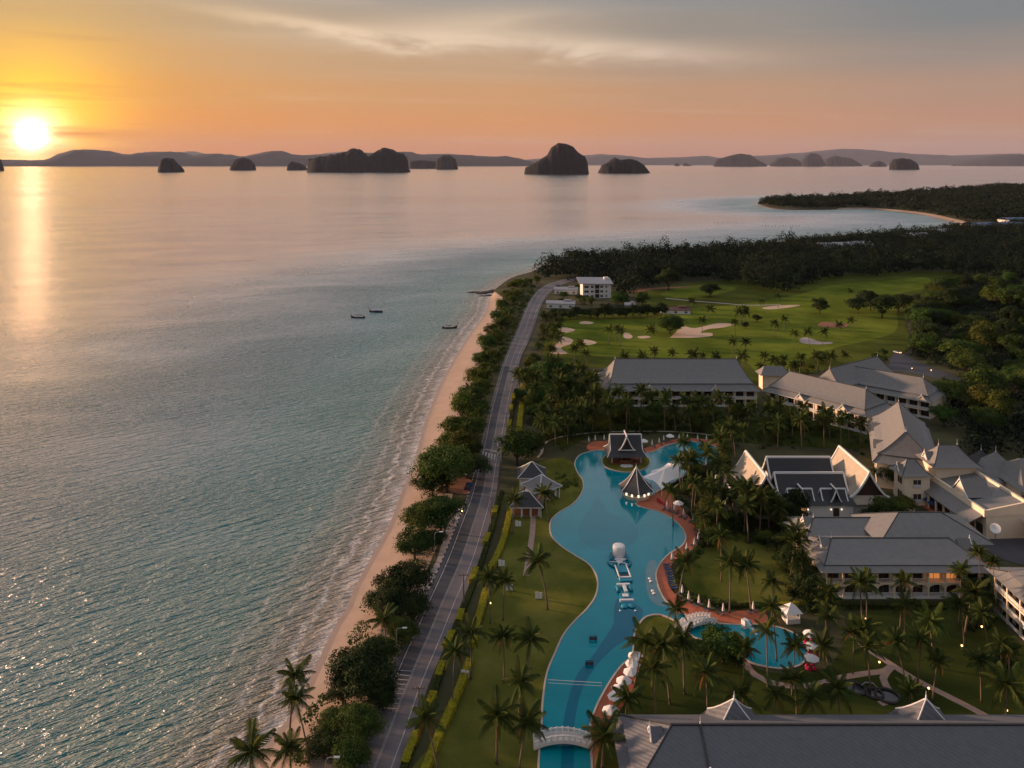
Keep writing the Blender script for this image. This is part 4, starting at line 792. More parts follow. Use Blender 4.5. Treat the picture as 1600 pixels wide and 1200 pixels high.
for x in (-5.2, 5.0):
    MB().box(x-.9,x+.9,-9.5,-9.38,.5,3.5).build('door', MT['warmroom' if x < 0 else 'wood_dark'], T3)
    gable(MB(), 7.6, 4.6, 5.3, 8.2, x, -6.6, 1.3, 5, 'x').build('porch_gable_roof', MT['roof_dark'], T3); gable_trim(MB(), 7.6, 4.6, 5.3, 8.2, x, -6.6, 1.3, 'x', .3).build('porch_gable_trim', MT['trim'], T3)
    gable(MB(), 4.6, 3.4, 5.3, 9.0, x, -7.2, 1.4, 5, 'y').build('gablet_roof', MT['roof_dark'], T3); gable_trim(MB(), 4.6, 3.4, 5.3, 9.0, x, -7.2, 1.4, 'y', .28, (-1,)).build('gablet_trim', MT['trim'], T3)
    for s in (-1, 1): MB().lathe([(.14,0),(.18,.2),(.06,.4)], 8).build('wall_lamp', MT['lamp_white'], T3, False, (x+s*1.6,-9.6,3.0))
for c, lb in (((67.9,262.0), 'upper of two small dark Thai gate gables left of the cream hall'), ((66.5,252.5), 'lower of two small dark Thai gate gables left of the cream hall')):
    o = house('gate_gable', lb, (c[0], c[1], GZ), 0); MB().box(-2.4,2.4,-2,2,0,4.4).build('wall', MT['wall_white'], o)
    gable(MB(), 5.4, 5, 4.3, 8.2, 0, 0, 1.3, 5, 'x').build('cross_roof', MT['roof_dark'], o); gable_trim(MB(), 5.4, 5, 4.3, 8.2, 0, 0, 1.3, 'x', .26).build('cross_trim', MT['trim'], o)
    gable(MB(), 5.4, 4.2, 3.9, 9.0, 0, -.6, 1.5, 5, 'y').build('gate_roof', MT['roof_dark'], o); gable_trim(MB(), 5.4, 4.2, 3.9, 9.0, 0, -.6, 1.5, 'y', .26, (-1,)).build('gate_trim', MT['trim'], o); footprint(o, 6, 6)
# pool pavilion on the round island
c = P(978,722,2.4); W_ = house('pool_pavilion', 'dark-roofed Thai pavilion with white gable trims on the round grass island', (c.x, c.y+1.5, GZ+.44), 0, 'pavilion')
for x in (-5.2, -1.8, 1.8, 5.2):
    for y in (-3, 3): MB().box(x-.16, x+.16, y-.16, y+.16, .3, 3.4).build('post', MT['trim' if abs(x) > 3 else 'wood'], W_)
MB().box(-5.8,5.8,-3.6,3.6,0,.3).build('platform', MT['wood'], W_); MB().box(-2.4,2.4,-3.1,-1.0,.3,1.1).build('counter', MT['wood'], W_)
tier(MB(), 14.5, 11.5, 3.1, 11.2, 6.0, 5.0, p=1.2).build('skirt_roof', MT['roof_dark'], W_); trim_tier(W_, 14.5, 11.5, 3.1, 11.2, 6.0, 5.0, p=1.2, m='trim', ridge=False, w=.24)
gable(MB(), 11.4, 6.4, 4.9, 9.4, 0, 0, 1.35, 6, 'x').build('gable_roof', MT['roof_dark'], W_); gable_trim(MB(), 11.4, 6.4, 4.9, 9.4, 0, 0, 1.35, 'x', .3, n=6).build('bargeboard', MT['trim'], W_)
gable(MB(), 7.0, 5.2, 5.2, 9.8, 0, -.6, 1.35, 6, 'y').build('cross_roof', MT['roof_dark'], W_); gable_trim(MB(), 7.0, 5.2, 5.2, 9.8, 0, -.6, 1.35, 'y', .3, (-1,), n=6).build('cross_bargeboard', MT['trim'], W_)
MB().add([(-2.4,-3.6,5.2),(2.4,-3.6,5.2),(0,-3.6,9.4)], [(0,1,2)]).build('pediment', MT['wood_dark'], W_); MB().bar((-3.1,-4.2,5.2), (3.1,-4.2,5.2), .25).build('tie_beam', MT['trim'], W_); MB().box(-3,3,-4.0,-3.7,5.2,8.9)
finial(W_, 0, -3.9, 9.8, 1.6); footprint(W_, 15, 12)
lg = tag(empty('ring_emblem', P(979,728,GZ+.46)), 'white two-ring emblem lying on the island turf', 'emblem')
for s in (-1, 1): MB().lathe([(.9,0),(1.5,0),(1.5,.12),(.9,.12)], 20).build('ring', MT['trim'], lg, False, (s*.75, 0, .02+.01*s))
# pool bar
c = P(996,779,2.2); PB = house('pool_bar', 'round pool bar under a dark tent-shaped roof with white ribs', (c.x, c.y+2.6, GZ), 0, 'pavilion')
MB().lathe([(4.2,0),(4.3,.9),(4.6,1.05),(4.6,1.15),(0,1.15)], 24).build('counter', MT['wall'], PB)
for k_ in range(6):
    a = k_*math.pi/3+.26; MB().tube([(3.6*math.cos(a),3.6*math.sin(a),1),(3.6*math.cos(a),3.6*math.sin(a),3.1)], .12).build('post', MT['wood'], PB)
rp = [(6.0,2.6),(4.9,3.4),(3.6,4.6),(2.4,6.0),(1.2,7.6),(.12,9.3)]
MB().lathe(rp, 6, a0=R(30)).build('roof', MT['roof_dark'], PB)
m = MB()
for k_ in range(6):
    a = R(30)+k_*math.pi/3
    for (r0, z0), (r1, z1) in zip(rp[:-1], rp[1:]): m.bar((r0*math.cos(a), r0*math.sin(a), z0+.06), (r1*math.cos(a), r1*math.sin(a), z1+.06), .2)
m.build('roof_rib', MT['trim'], PB); finial(PB, 0, 0, 9.2, 1.4)
for k_ in range(5): MB().lathe([(.02,0),(.3,.05),(.3,.6),(.02,.65)], 8).build('globe_lamp', MT['lamp_white'], PB, False, (4.3*math.cos(R(215+k_*28)), 4.3*math.sin(R(215+k_*28)), 1.3))
footprint(PB, 12, 12)
# white tensile canopy: saddle membrane on masts
cn = [P(1000,746,6.0), P(1034,765,4.2), P(1066,745,5.5), P(1068,718,7.5), P(1044,723,5.0), P(1018,735,6.8)]
cc = sum((Vector(p) for p in cn), Vector())/6; CV = tag(empty('sail_canopy', (cc.x, cc.y, GZ)), 'white stretched sail canopy beside the pool bar', 'canopy'); g = MB()
n6 = 6; RN = 7; SEG = 5
for r_ in range(RN+1):
    t_ = r_/RN
    for k_ in range(n6):
        for s_ in range(SEG):
            f_ = s_/SEG; p_ = Vector(cn[k_]).lerp(Vector(cn[(k_+1)%n6]), f_); p_ = p_.lerp(cc, .22*math.sin(math.pi*f_)); q_ = cc.lerp(p_, t_); z_ = q_.z+1.3*(1-t_)**1.5
            g.v.append((q_.x-cc.x, q_.y-cc.y, z_-GZ))
K_ = n6*SEG
for r_ in range(RN):
    for k_ in range(K_): g.f.append((r_*K_+k_, (r_+1)*K_+k_, (r_+1)*K_+(k_+1)%K_, r_*K_+(k_+1)%K_))
g.build('membrane', MT['white'], CV, True)
for p_ in cn: MB().tube([(p_.x-cc.x, p_.y-cc.y, 0), (p_.x-cc.x, p_.y-cc.y, p_.z-GZ)], .1).build('mast', MT['trim'], CV)
# villas left of the pool
def villa(lb, px, py, zr, L, W, ze, zrr, rz=0.0, front=2):
    c = P(px, py, zr); o = house('pool_villa', lb, (c.x, c.y, GZ), rz)
    MB().box(-L/2+1.1, L/2-1.1, -W/2+1.6, W/2-1.1, 0, ze-GZ).build('wall', MT['wall_white'], o)
    tier(MB(), L, W, ze-GZ, max(.3, L-W), .3, zrr-GZ, p=1.15).build('roof', MT['roof_dark' if W < 9 else 'roof_grey'], o); trim_tier(o, L, W, ze-GZ, max(.3, L-W), .3, zrr-GZ, p=1.15, m='trim', w=.26)
    MB().box(-L/2, L/2, -W/2, W/2, ze-GZ-.25, ze-GZ-.02).build('fascia', MT['trim'], o)
    for i in range(front): x = -L/2+1.3+(L-2.6)*(i+.5)/front; MB().box(x-1.0, x+1.0, -W/2+1.5, -W/2+1.62, .2, 2.4).build('door', MT['wood'], o)
    for i in range(front+1): x = -L/2+.8+(L-1.6)*i/front; MB().box(x-.14, x+.14, -W/2+.5, -W/2+.78, 0, ze-GZ-.25).build('post', MT['trim'], o)
    footprint(o, L, W); return o
villa('rear villa with white-edged dark hip roof and orange doors left of the pool', 831, 724, 9.8, 9.6, 8.9, 6.6, 10.2)
villa('middle villa with pale pyramid roof, second of three by the west bank', 846, 743, 8.8, 9.6, 9.6, 5.8, 9.0, R(38))
villa('front villa with dark white-edged gable nearest the lawn by the west bank', 822, 770, 8.2, 10.5, 8.4, 5.4, 8.6, 0, 3)
# white three-storey house up the road and low roofs beside it
c = P(932,466); WH = house('white_apartment_house', 'white three-storey house with dark windows up the coast road', (c.x, c.y+6, GZ), R(4))
MB().box(-11.5,11.5,-6,8,0,11.5).build('wall', MT['wall_white'], WH); m = MB(); m.add([(-14.5,-7.6,12.2),(13,-7.6,11.6),(13,9,14.6),(-14.5,9,15.2),(-14.5,-7.6,11.8),(13,-7.6,11.2),(13,9,14.2),(-14.5,9,14.8)], [(0,1,2,3),(7,6,5,4),(0,4,5,1),(1,5,6,2),(3,7,4,0),(2,6,7,3)]); m.build('roof', MT['roof_pale'], WH); MB().box(7.5,11,3,7,11.5,15.5).build('stair_tower', MT['wall_white'], WH)
for s in range(3):
    for x, w in ((-8.5,3.6),(-3.8,2.2),(3.8,2.4),(7.6,1.3)): window(WH, x, -6, .8+s*3.7, w, 1.9, '-y')
    MB().box(-1.6,1.9,-6.08,-6.02,.3+s*3.7,3.3+s*3.7).build('balcony_opening', MT['shade'], WH); MB().box(-1.7,2.0,-6.9,-6.1,.1+s*3.7,.3+s*3.7).build('balcony_slab', MT['trim'], WH)
    window(WH, 11.5, 0, .8+s*3.7, 1.8, 1.6, '+x')
footprint(WH, 26, 16)
for lb, px, py, L, W, h, rm in (('long low shed with pale metal roof beside the coast road', 877, 482, 22, 11, 3.6, 'roof_pale'), ('white flat-roofed annexe left of the three-storey house', 885, 460, 20, 10, 4.0, 'roof_pale'), ('brown-roofed long shed beyond the round fairway tree', 1057, 491, 22, 9, 3.0, 'roof_red'), ('low pale-roofed hut among trees behind the hedge', 985, 483, 8, 6, 3.0, 'roof_pale')):
    c = P(px, py); o = house('shed', lb, (c.x, c.y+W/2, GZ), R(-6)); MB().box(-L/2+.6, L/2-.6, -W/2+.6, W/2-.6, 0, h).build('wall', MT['wall_white'], o); gable(MB(), L, W, h-.1, h+1.5, p=1.0, n=2, axis='x').build('roof', MT[rm], o); MB().box(L*.1, L*.36, -1.5, 1.5, h+.9, h+2.2).build('roof_monitor', MT[rm], o)
    for q in range(3): window(o, -L/3+q*L/3, -W/2+.6, .6, 2.0, 1.6, '-y')
    footprint(o, L, W)
# grey-blue warehouse roofs in the far trees
for lb, px, py, L, W, h, rm in (('wide pale arched warehouse roof among far trees', 1305, 388, 46, 30, 9, 'roof_pale'), ('smaller pale warehouse roof right of the arched one', 1343, 386, 26, 24, 9, 'roof_pale'), ('steep grey hangar roof near the cove beach', 1432, 372, 30, 26, 9, 'roof_pale'), ('pale low roof beside the hangar near the cove', 1470, 364, 38, 22, 8, 'roof_pale'), ('long deep blue warehouse roof at the right edge', 1552, 355, 95, 40, 10, 'roof_blue'), ('far blue shed roof beyond the long blue warehouse', 1596, 347, 70, 34, 10, 'roof_blue')):
    c = P(px, py, 8); o = house('warehouse', lb, (c.x, c.y, GZ), R(8)); MB().box(-L/2+1, L/2-1, -W/2+1, W/2-1, 0, h).build('wall', MT['wall_white'], o); gable(MB(), L, W, h-.2, h+4.5, p=.75, n=5, axis='x').build('roof', MT[rm], o)
    for q in range(5): window(o, -L*.36+q*L*.18, -W/2+1, 2, 3, 3, '-y', frame=False)
    footprint(o, L, W)
# ------------------------------------------------------------------ vegetation
def quads_mesh(name, V, mat, smooth=False):
    """V: (n,4,3) array of leaf quads"""
    n = len(V); me = bpy.data.meshes.new(name); me.vertices.add(n*4); me.vertices.foreach_set('co', V.reshape(-1).astype(np.float32))
    me.loops.add(n*4); me.loops.foreach_set('vertex_index', np.arange(n*4, dtype=np.int32)); me.polygons.add(n); me.polygons.foreach_set('loop_start', np.arange(n, dtype=np.int32)*4)
    me.update(calc_edges=True); me.materials.append(mat); return me
def leaf_quads(C, Nn, size, g, droop=.25):
    """a quad at each centre C, roughly facing Nn, with random turn and size"""
    n = len(C); Nn = Nn+g.normal(0, .55, (n, 3)); Nn[:,2] += .15; Nn /= np.linalg.norm(Nn, axis=1)[:,None]+1e-9
    A = g.normal(0, 1, (n, 3)); U = np.cross(Nn, A); U /= np.linalg.norm(U, axis=1)[:,None]+1e-9; W = np.cross(Nn, U)
    s = size*g.uniform(.55, 1.25, (n, 1)); U = U*s*.62; W = W*s*.5
    return np.stack([C-U*.9, C-W*.8+U*.1, C+U*1.1, C+W*.8+U*.1], 1)
def crown_quads(g, R_, Hh, nclump, nleaf, leaf, flat=.75, lump=.42):
    """foliage spread through clumps that fill an uneven ellipsoid, centre at origin"""
    Q = []
    for i in range(nclump):
        d = g.normal(0, 1, 3); d /= np.linalg.norm(d); d[2] = abs(d[2])*1.0-.30 if g.random() < .7 else d[2]
        rr = g.uniform(.45, .86)*(1+.18*math.sin(3*math.atan2(d[1], d[0])+i)); c = d*rr*np.array([R_, R_, Hh]); cr = R_*lump*g.uniform(.6, 1.15)
        n = max(4, int(nleaf*g.uniform(.7, 1.3))); e = g.normal(0, 1, (n, 3)); e /= np.linalg.norm(e, axis=1)[:,None]; e[:,2] = np.where(e[:,2] < -.35, -e[:,2], e[:,2])
        Q.append(leaf_quads(c+e*cr*g.uniform(.55, 1.08, (n, 1))*np.array([1, 1, flat]), e+d*.35, leaf, g))
    return np.concatenate(Q)
def tree_meshes(kind, seed, R_=5.0, Hh=3.6, nclump=26, nleaf=120, leaf=.55, mat='leaf', trunk_h=2.0):
    g = np.random.default_rng(seed); q = crown_quads(g, R_, Hh, nclump, nleaf, leaf); q[:,:,2] += trunk_h+Hh*.75
    crown = quads_mesh('crown', q, MT[mat]); t = MB(); t.tube([(0,0,-.2),(.1,.05,trunk_h*.6),(0,.1,trunk_h)], [R_*.075, R_*.055, R_*.045], 7)
    for k in range(6):
        a = k*1.05+seed; l = R_*(.5+.3*g.random()); t.tube([(0,.1,trunk_h*.85), (l*.45*math.cos(a), l*.45*math.sin(a), trunk_h+Hh*.35), (l*math.cos(a), l*math.sin(a), trunk_h+Hh*(.7+.4*g.random()))], [R_*.035, R_*.022, R_*.01], 5)
    return t.mesh('trunk', MT['bark'], True), crown, R_, trunk_h+Hh*.75
BROAD = {'leaf': [], 'leaf_y': [], 'leaf_d': []}
for k, mt in enumerate(('leaf', 'leaf_y', 'leaf_d')):
    for j in range(3): BROAD[mt].append(tree_meshes('b', 11+k*7+j, 5.0, 3.3+.5*j, 32, 150, .46, mt))
BIG = [tree_meshes('b', 61+j, 6.5, 4.2, 50, 270, .40, ('leaf', 'leaf', 'leaf_d')[j], 1.9) for j in range(3)]
def blocked(p, pad=0.0):
    v = Vector((p[0], p[1]))
    return any(inside(v, e) for e in EXCL) or inside(v, pool_poly) or inside(v, road_poly)
N_TREE = 0
def broad(x, y, r, label, kind='leaf', group=None, big=False, name='broadleaf_tree', sq=None):
    global N_TREE; N_TREE += 1
    tm, cm, R0, ch = random.choice(BIG if big else BROAD[kind])
    s = r/R0; o = empty(name, (x, y, GZ-.05), random.uniform(0, 6.28)); o.scale = (s*random.uniform(.9,1.1), s*random.uniform(.9,1.1), s*(sq or random.uniform(.85, 1.15))); tag(o, label, 'tree', group)
    link('trunk', tm, o); link('crown', cm, o); return o
def broad_px(px, py, rpx, label, kind='leaf', group=None, big=False, name='broadleaf_tree', sq=None):
    r = rpx*CAM_H*FOC/(py-HZ)/FOC*(1.06 if px < 740 and py > 700 else 1.2); zc = GZ+r*.72+.5; p = P(px, py, zc); return broad(p.x, p.y, r, label, kind, group, big, name, sq)
# ---- palms
def frond_geo(g, L=4.3, droop=1.7, pairs=24, hang=.5):
    mb = MB(); pts = []
    for i in range(8):
        u = i/7; pts.append(Vector((L*(u-.13*u**3), 0, .55*u-droop*u*u)))
    mb.tube(pts, [.055-.045*i/7 for i in range(8)], 3)
    def at(u): f = u*7; i = min(6, int(f)); return pts[i].lerp(pts[i+1], f-i)
    for k in range(pairs):
        u = .10+.90*k/(pairs-1); p = at(u); ln = 1.15*math.sin(math.pi*(.20+.74*u))**.8*L/4.3; t = (at(min(1,u+.04))-at(max(0,u-.04))).normalized()
        for s in (-1, 1):
            d = (Vector((0, s, 0))*.75+t*.55+Vector((0, 0, -hang*(.7+.6*g.random())))).normalized(); w = t*.085; q = p+d*ln*(.85+.3*g.random())
            mb.quad(p-w, p+w, q+w*.35, q-w*.35+Vector((0,0,-.08)))
    return mb
g0 = np.random.default_rng(3)
FROND = [frond_geo(g0, 4.4, d, 24, h).mesh('frond', MT['palm']) for d, h in ((1.2,.45), (1.8,.5), (2.5,.7))]
FROND_DRY = frond_geo(g0, 3.8, 2.6, 18, .9).mesh('frond', MT['palm_dry'])
def frond_set(g, n=21):
    out = []
    for i in range(n):
        u = i/(n-1); el = R(68-92*u+g.normal(0, 6)); az = i*2.39996+g.normal(0, .18); k = 0 if u < .3 else (1 if u < .7 else 2)
        out.append((k, (g.normal(0, .12), -el, az), g.uniform(.72, 1.15)))
    return out
def palm_trunk(h, lean, seed):
    t = MB(); g = np.random.default_rng(seed); a = g.uniform(0, 6.28); n = 7
    t.tube([(lean*math.cos(a)*((i/n)**1.6-1), lean*math.sin(a)*((i/n)**1.6-1), h*i/n-.1) for i in range(n+1)], [.26-.13*(i/n)**.5 for i in range(n+1)], 7); return t.mesh('trunk', MT['trunk'], True)
TRUNK = [palm_trunk(11.0, l, s) for l, s in ((.4,1), (1.2,2), (2.0,3), (.8,4))]
def crown_palm(seed):
    g = np.random.default_rng(seed); mb = MB()
    for k, rot, s in frond_set(g, 20):
        src = FROND[k]; M4 = Matrix.Translation((0,0,0)) @ (Matrix.Rotation(rot[2], 4, 'Z') @ Matrix.Rotation(rot[1], 4, 'Y')) @ Matrix.Scale(s, 4)
        mb.add([M4 @ v.co for v in src.vertices], [tuple(p.vertices) for p in src.polygons])
    return mb.mesh('crown', MT['palm'])
PCROWN = [crown_palm(20+i) for i in range(5)]
NUT = MB().lathe([(.05,-.2),(.2,-.08),(.22,.1),(.05,.22)], 7).mesh('coconut', MT['palm_dry'], True)
N_PALM = 0
def palm(x, y, h, label, group=None, near=False, scale=1.0, dry=False):
    """h is the height of the crown above ground"""
    global N_PALM; N_PALM += 1
    g = np.random.default_rng(1000+N_PALM); o = empty('coconut_palm', (x, y, GZ-.05), g.uniform(0, 6.28)); tag(o, label, 'palm', group); o.rotation_euler.x = g.normal(0, .035); o.rotation_euler.y = g.normal(0, .035); scale *= g.uniform(.86, 1.14)
    t = link('trunk', TRUNK[N_PALM % 4], o); t.scale = (scale, scale, h/11.0)
    if near:
        for k, rot, s in frond_set(g, int(g.integers(16, 24))):
            f = link('frond', FROND_DRY if k == 2 and g.random() < (.7 if dry else .16) else FROND[k], o, (0,0,h), rot); f.scale = (s*scale,)*3
        for i in range(4): link('coconut', NUT, o, (.4*math.cos(i*1.6), .4*math.sin(i*1.6), h-.3))
    else:
        c = link('crown', PCROWN[N_PALM % 5], o, (0,0,h)); c.scale = (scale,)*3
    return o
def palm_px(px, py, h, label, group=None, near=False, scale=1.0, dry=False):
    p = P(px, py, GZ+h); return palm(p.x, p.y, h, label, group, near, scale, dry)
NEAR = [
 (457,1056,13,'tall leaning palm over the swash, leftmost on the beach',1.0),(469,1091,12,'palm just behind the leaning beach palm',1.0),(396,1172,11,'palm on the sand at the bottom edge, left of all others',1.15),(452,1168,10,'palm beside the beach thicket at the bottom edge',1.0),(602,968,10,'palm among dark shore trees beside the roadside street light',1.0),
 (672,1122,11,'broad palm between the road and the twin hedges near the bottom',1.15),(712,1020,11,'palm rising from the hedge strip beside the road',1.0),(735,992,10,'palm behind the hedge strip, above the roadside palm',.95),
 (784,992,10,'yellowing palm on the west lawn, left of a pair',1.0),(829,996,10,'slim palm on the west lawn, right of the yellowing palm',.9),(811,1062,11,'large spreading palm in the middle of the west lawn',1.25),(778,1122,9,'palm on the lower west lawn, left of the arched footbridge',1.1),(821,1132,8.5,'darker palm close to the pool above the arched footbridge',1.1),
 (842,874,13,'lone palm with a white board on the upper west lawn',1.05),(765,903,11,'palm at the hedge end above the roadside pole',1.0),(786,908,10,'smaller palm right of the hedge end palm',.85),
 (803,782,10,'palm against the front villa, roadside',.95),(853,770,10,'palm leaning over the pale villa roof',1.05),(944,1150,5.5,'palm at the right end of the arched footbridge',1.1),(978,1092,6.5,'palm among umbrellas on the lower red deck',1.0),
 (1042,1008,13,'tallest palm on the small garden island',1.25),(1003,1002,11,'palm on the left shore of the garden island',1.15),(1022,1045,10,'lower palm at the foot of the garden island',1.0),(1072,1006,11,'palm at the right of the garden island by the white bridge',1.1),(1057,951,8,'small palm by the end of the white bridge',.95),
 (1101,1052,12,'wide palm below the flowering thicket',1.2),(1166,1010,12,'palm leaning over the left part of the children pool',1.0),(1198,985,14,'high palm over the middle of the children pool',1.1),(1242,1008,12,'palm standing over the right part of the children pool',1.1),(1205,950,13,'palm beside the white kiosk path',1.0),
 (1243,1058,10,'palm on the curved pink path below the children pool',1.0),(1274,1088,10,'palm on the lawn right of the ribbed pink roof',1.1),(1208,1085,10,'palm on the lawn between the ribbed roofs, left one',1.05),(1151,1085,9,'shadowed palm behind the ribbed pink roof',1.0),(1310,1076,10,'palm left of the sunken garden ring',1.05),
 (1424,1082,10,'palm right of the sunken garden ring by the slanting path',1.1),(1355,1008,12,'palm above the path junction, left one',1.05),(1403,1000,13,'pale palm just right of the path junction',1.1),(1439,1000,12,'dark palm right of the pale junction palm',1.1),(1330,985,11,'palm at the upper end of the slanting path',1.0),
 (1293,965,11,'palm right of the white kiosk',1.0),(1286,1005,10,'palm behind the red bean bags',1.0),(1295,925,13,'palm at the left corner of the arcade block',1.0),(1346,912,14,'palm against the second arch of the arcade block',1.1),(1409,908,15,'palm against the middle arches of the arcade block',1.1),(1413,945,10,'bright young palm in front of the arcade block',1.1),(1502,945,11,'palm by the right end of the arcade block',1.05),
 (1497,890,16,'tall palm over the right eave of the arcade block',.95),(1530,862,18,'twin-topped high palm beside the stepped roofs',.75),(1553,878,17,'slim high palm right of the twin-topped one',.75),(1535,1030,11,'shadowed palm on the right garden lawn',1.1),(1575,1070,11,'palm near the right edge above a lamp',1.2),(1580,1020,10,'palm close to the balcony block',1.0),(1462,1035,9,'low palm glowing beside a garden lamp',.9),
 (1141,880,13,'palm on the deck lawn, left of a pair',1.1),(1171,880,12,'palm on the deck lawn, right of a pair',1.05),(1204,905,13,'palm at the right edge of the deck lawn',1.1),(1068,878,8,'palm shading the row of loungers',1.0),(1123,838,12,'palm above the closed white umbrellas',1.0),(1050,768,11,'palm in front of the sail canopy',1.0),(1085,752,12,'palm right of the sail canopy',1.05)]
for px, py, h, lb, s in NEAR: palm_px(px, py, h*(.82 if px > 1190 else .95), lb, None, True, s*(.80 if px > 1190 else .9), 'yellow' in lb or 'pale' in lb or 'broad' in lb)
GOLF = [(1098,500),(1212,505),(1225,498),(1310,508),(1330,500),(1018,515),(1190,470),(1215,462),(1330,455),(1080,470),(898,545),(914,552),(906,538),(951,515),(963,512),(970,517),(1021,548),(1005,556),(975,557),(1049,551),(1082,554),(1100,556),(1120,557),(1146,534),(1165,534),(1148,503),(1240,520),(1262,518),(1287,518),(1110,482),(1155,487),(1162,482),(1165,487),(1225,560),(1248,558),(1195,556),(1275,556),(1300,556),(1320,555),(1210,563),(1240,572),(1190,572),(1160,556)]
for px, py in GOLF: palm_px(px, py, 9, 'coconut palm dotted along the golf fairway behind the long wing', 'palms along the fairway', False, random.uniform(.8, 1.05))
placed = []
def scatter(poly_px, n, dmin, fn, z=GZ, avoid=True):
    poly = PP(poly_px, z); x0, x1 = min(p.x for p in poly), max(p.x for p in poly); y0, y1 = min(p.y for p in poly), max(p.y for p in poly); k = 0; tries = 0
    while k < n and tries < n*60:
        tries += 1; x, y = random.uniform(x0, x1), random.uniform(y0, y1)
        if not inside((x, y), poly) or (avoid and blocked((x, y))) or any((x-a)**2+(y-b)**2 < dmin*dmin for a, b in placed[-260:]): continue
        placed.append((x, y)); fn(x, y); k += 1
GROVE = [(825,665),(803,612),(850,590),(925,615),(945,650),(1100,652),(1190,655),(1290,672),(1352,690),(1352,712),(1310,702),(1160,702),(1128,690),(1090,681),(960,680),(900,694),(880,710),(850,700)]
SIDE = [(1052,770),(1068,745),(1110,728),(1124,705),(1150,705),(1125,760),(1150,800),(1215,812),(1242,850),(1270,935),(1235,940),(1225,890),(1190,850),(1130,845),(1100,862),(1085,820)]
scatter(GROVE, 85, 4.2, lambda x, y: palm(x, y, random.uniform(7, 12), 'coconut palm in the dense grove between the main pool and the long wing', 'palms of the pool grove', False, random.uniform(.9, 1.15)))
scatter(SIDE, 34, 3.2, lambda x, y: palm(x, y, random.uniform(7, 12), 'coconut palm in the thicket between the pool deck and the Thai halls', 'palms of the deck thicket', False, random.uniform(.9, 1.15)))
scatter([(1280,985),(1330,960),(1560,975),(1600,1050),(1640,1110),(1440,1095),(1330,1060)], 7, 9, lambda x, y: palm(x, y, random.uniform(7, 11), 'coconut palm scattered on the shaded right garden lawn', 'palms of the right garden', False, random.uniform(.9, 1.1)))
scatter([(720,660),(742,590),(775,530),(800,490),(792,545),(770,600),(755,660),(735,720),(705,720)], 22, 4.5, lambda x, y: palm(x, y, random.uniform(6, 9), 'coconut palm in the belt between the upper beach and the road', 'palms of the beach belt', False, random.uniform(.8, 1.0)))
scatter([(838,560),(850,500),(870,500),(880,560),(870,600)], 14, 5, lambda x, y: palm(x, y, random.uniform(6, 9), 'coconut palm in the roadside belt left of the golf course', 'palms of the roadside belt', False, .9))
# ---- broadleaf trees along the beach
BEACH = [(560,1040,46,'big dark round-headed beach tree nearest the camera',1),(588,1015,26,'tree behind the nearest big beach tree',1),(528,1075,26,'lower tree on the sand side of the big beach tree',1),(520,1122,30,'thicket tree below the big beach tree, sand side',1),(556,1132,32,'thicket tree below the big beach tree, road side',1),(498,1158,27,'thicket tree at the bottom, sand side',1),(540,1178,32,'thicket tree at the bottom, road side',1),(590,1085,26,'dark tree against the kerb by the big beach tree',1),
 (625,908,36,'dark double-headed tree beside the dusty lay-by, upper head',1),(598,942,32,'dark double-headed tree beside the dusty lay-by, lower head',1),(635,942,24,'small dark tree at the foot of the lay-by',1),(620,985,26,'tree shading the kerb below the lay-by',1),
 (680,800,34,'spreading flat-topped tree over the lay-by, right half',1),(652,812,28,'spreading flat-topped tree over the lay-by, left half',1),(640,848,28,'tree on the sand edge below the flat-topped tree',1),(668,842,20,'small tree at the edge of the dusty lay-by',1),
 (690,733,40,'wide bright-topped beach tree opposite the villas',1),(722,722,28,'tree touching the road beside the wide beach tree',1),(668,752,24,'beach-side bough of the wide tree opposite the villas',1)]
for px, py, r, lb, bg in BEACH: broad_px(px+8, py, r, lb, 'leaf', 'trees between beach and road', True)
for px, py, r in [(722,695,20),(706,690,18),(716,672,20),(735,668,18),(742,645,16),(722,640,18),(735,622,17),(750,612,14),(745,592,15),(760,580,12),(752,562,13),(768,556,11),(760,540,12),(775,528,11),(768,515,10),(785,508,10),(778,495,10),(792,488,9),(785,478,9),(800,470,9),(792,462,8),(808,458,8),(800,449,8),(815,446,7),(825,441,6),(808,441,7),(838,437,6),(700,712,16),(740,700,12),(752,640,10)]:
    broad_px(px, py, r, 'bushy olive tree in the belt between the upper beach and the road', random.choice(('leaf_y','leaf','leaf_y')), 'trees of the upper beach belt')
for px, py, r, lb in [(808,702,24,'glossy round tree between the road and the rear villa'),(832,690,20,'tree behind the rear villa'),(862,588,20,'rounded dark tree at the upper hedge end'),(838,582,17,'tree beside the road by the small gate'),(850,618,18,'tree below the rounded dark hedge-end tree'),(882,605,16,'tree left of the long wing gable')]: broad_px(px, py, r, lb, 'leaf')
broad_px(1047,504,18,'dense dark round tree standing alone on the fairway beside the bunkers','leaf_d', big=True)
for px, py, r, lb in [(1281,480,11,'lone round tree with bare stem on the far fairway'),(1165,507,6,'small bush-like tree right of the long bunker'),(1183,497,6,'palm-like small tree right of the long bunker'),(1340,476,13,'leftmost tree of the dark fairway clump'),(1360,470,15,'middle tree of the dark fairway clump'),(1378,480,17,'front tree of the dark fairway clump'),(1403,472,16,'tall right tree of the dark fairway clump'),(1437,490,12,'dome-shaped dark tree right of the fairway clump'),(1110,452,12,'pale green bush beside the upper green'),(1045,440,14,'tree at the left end of the upper green')]: broad_px(px, py, r, lb, 'leaf_d')
for i, px in enumerate(range(868, 1040, 11)): broad_px(px, 490-(px-868)*.03+random.uniform(-2,2), 9, 'dark tree in the tall screen behind the small bunkers', 'leaf_d', 'tall screen of trees beside the golf course')
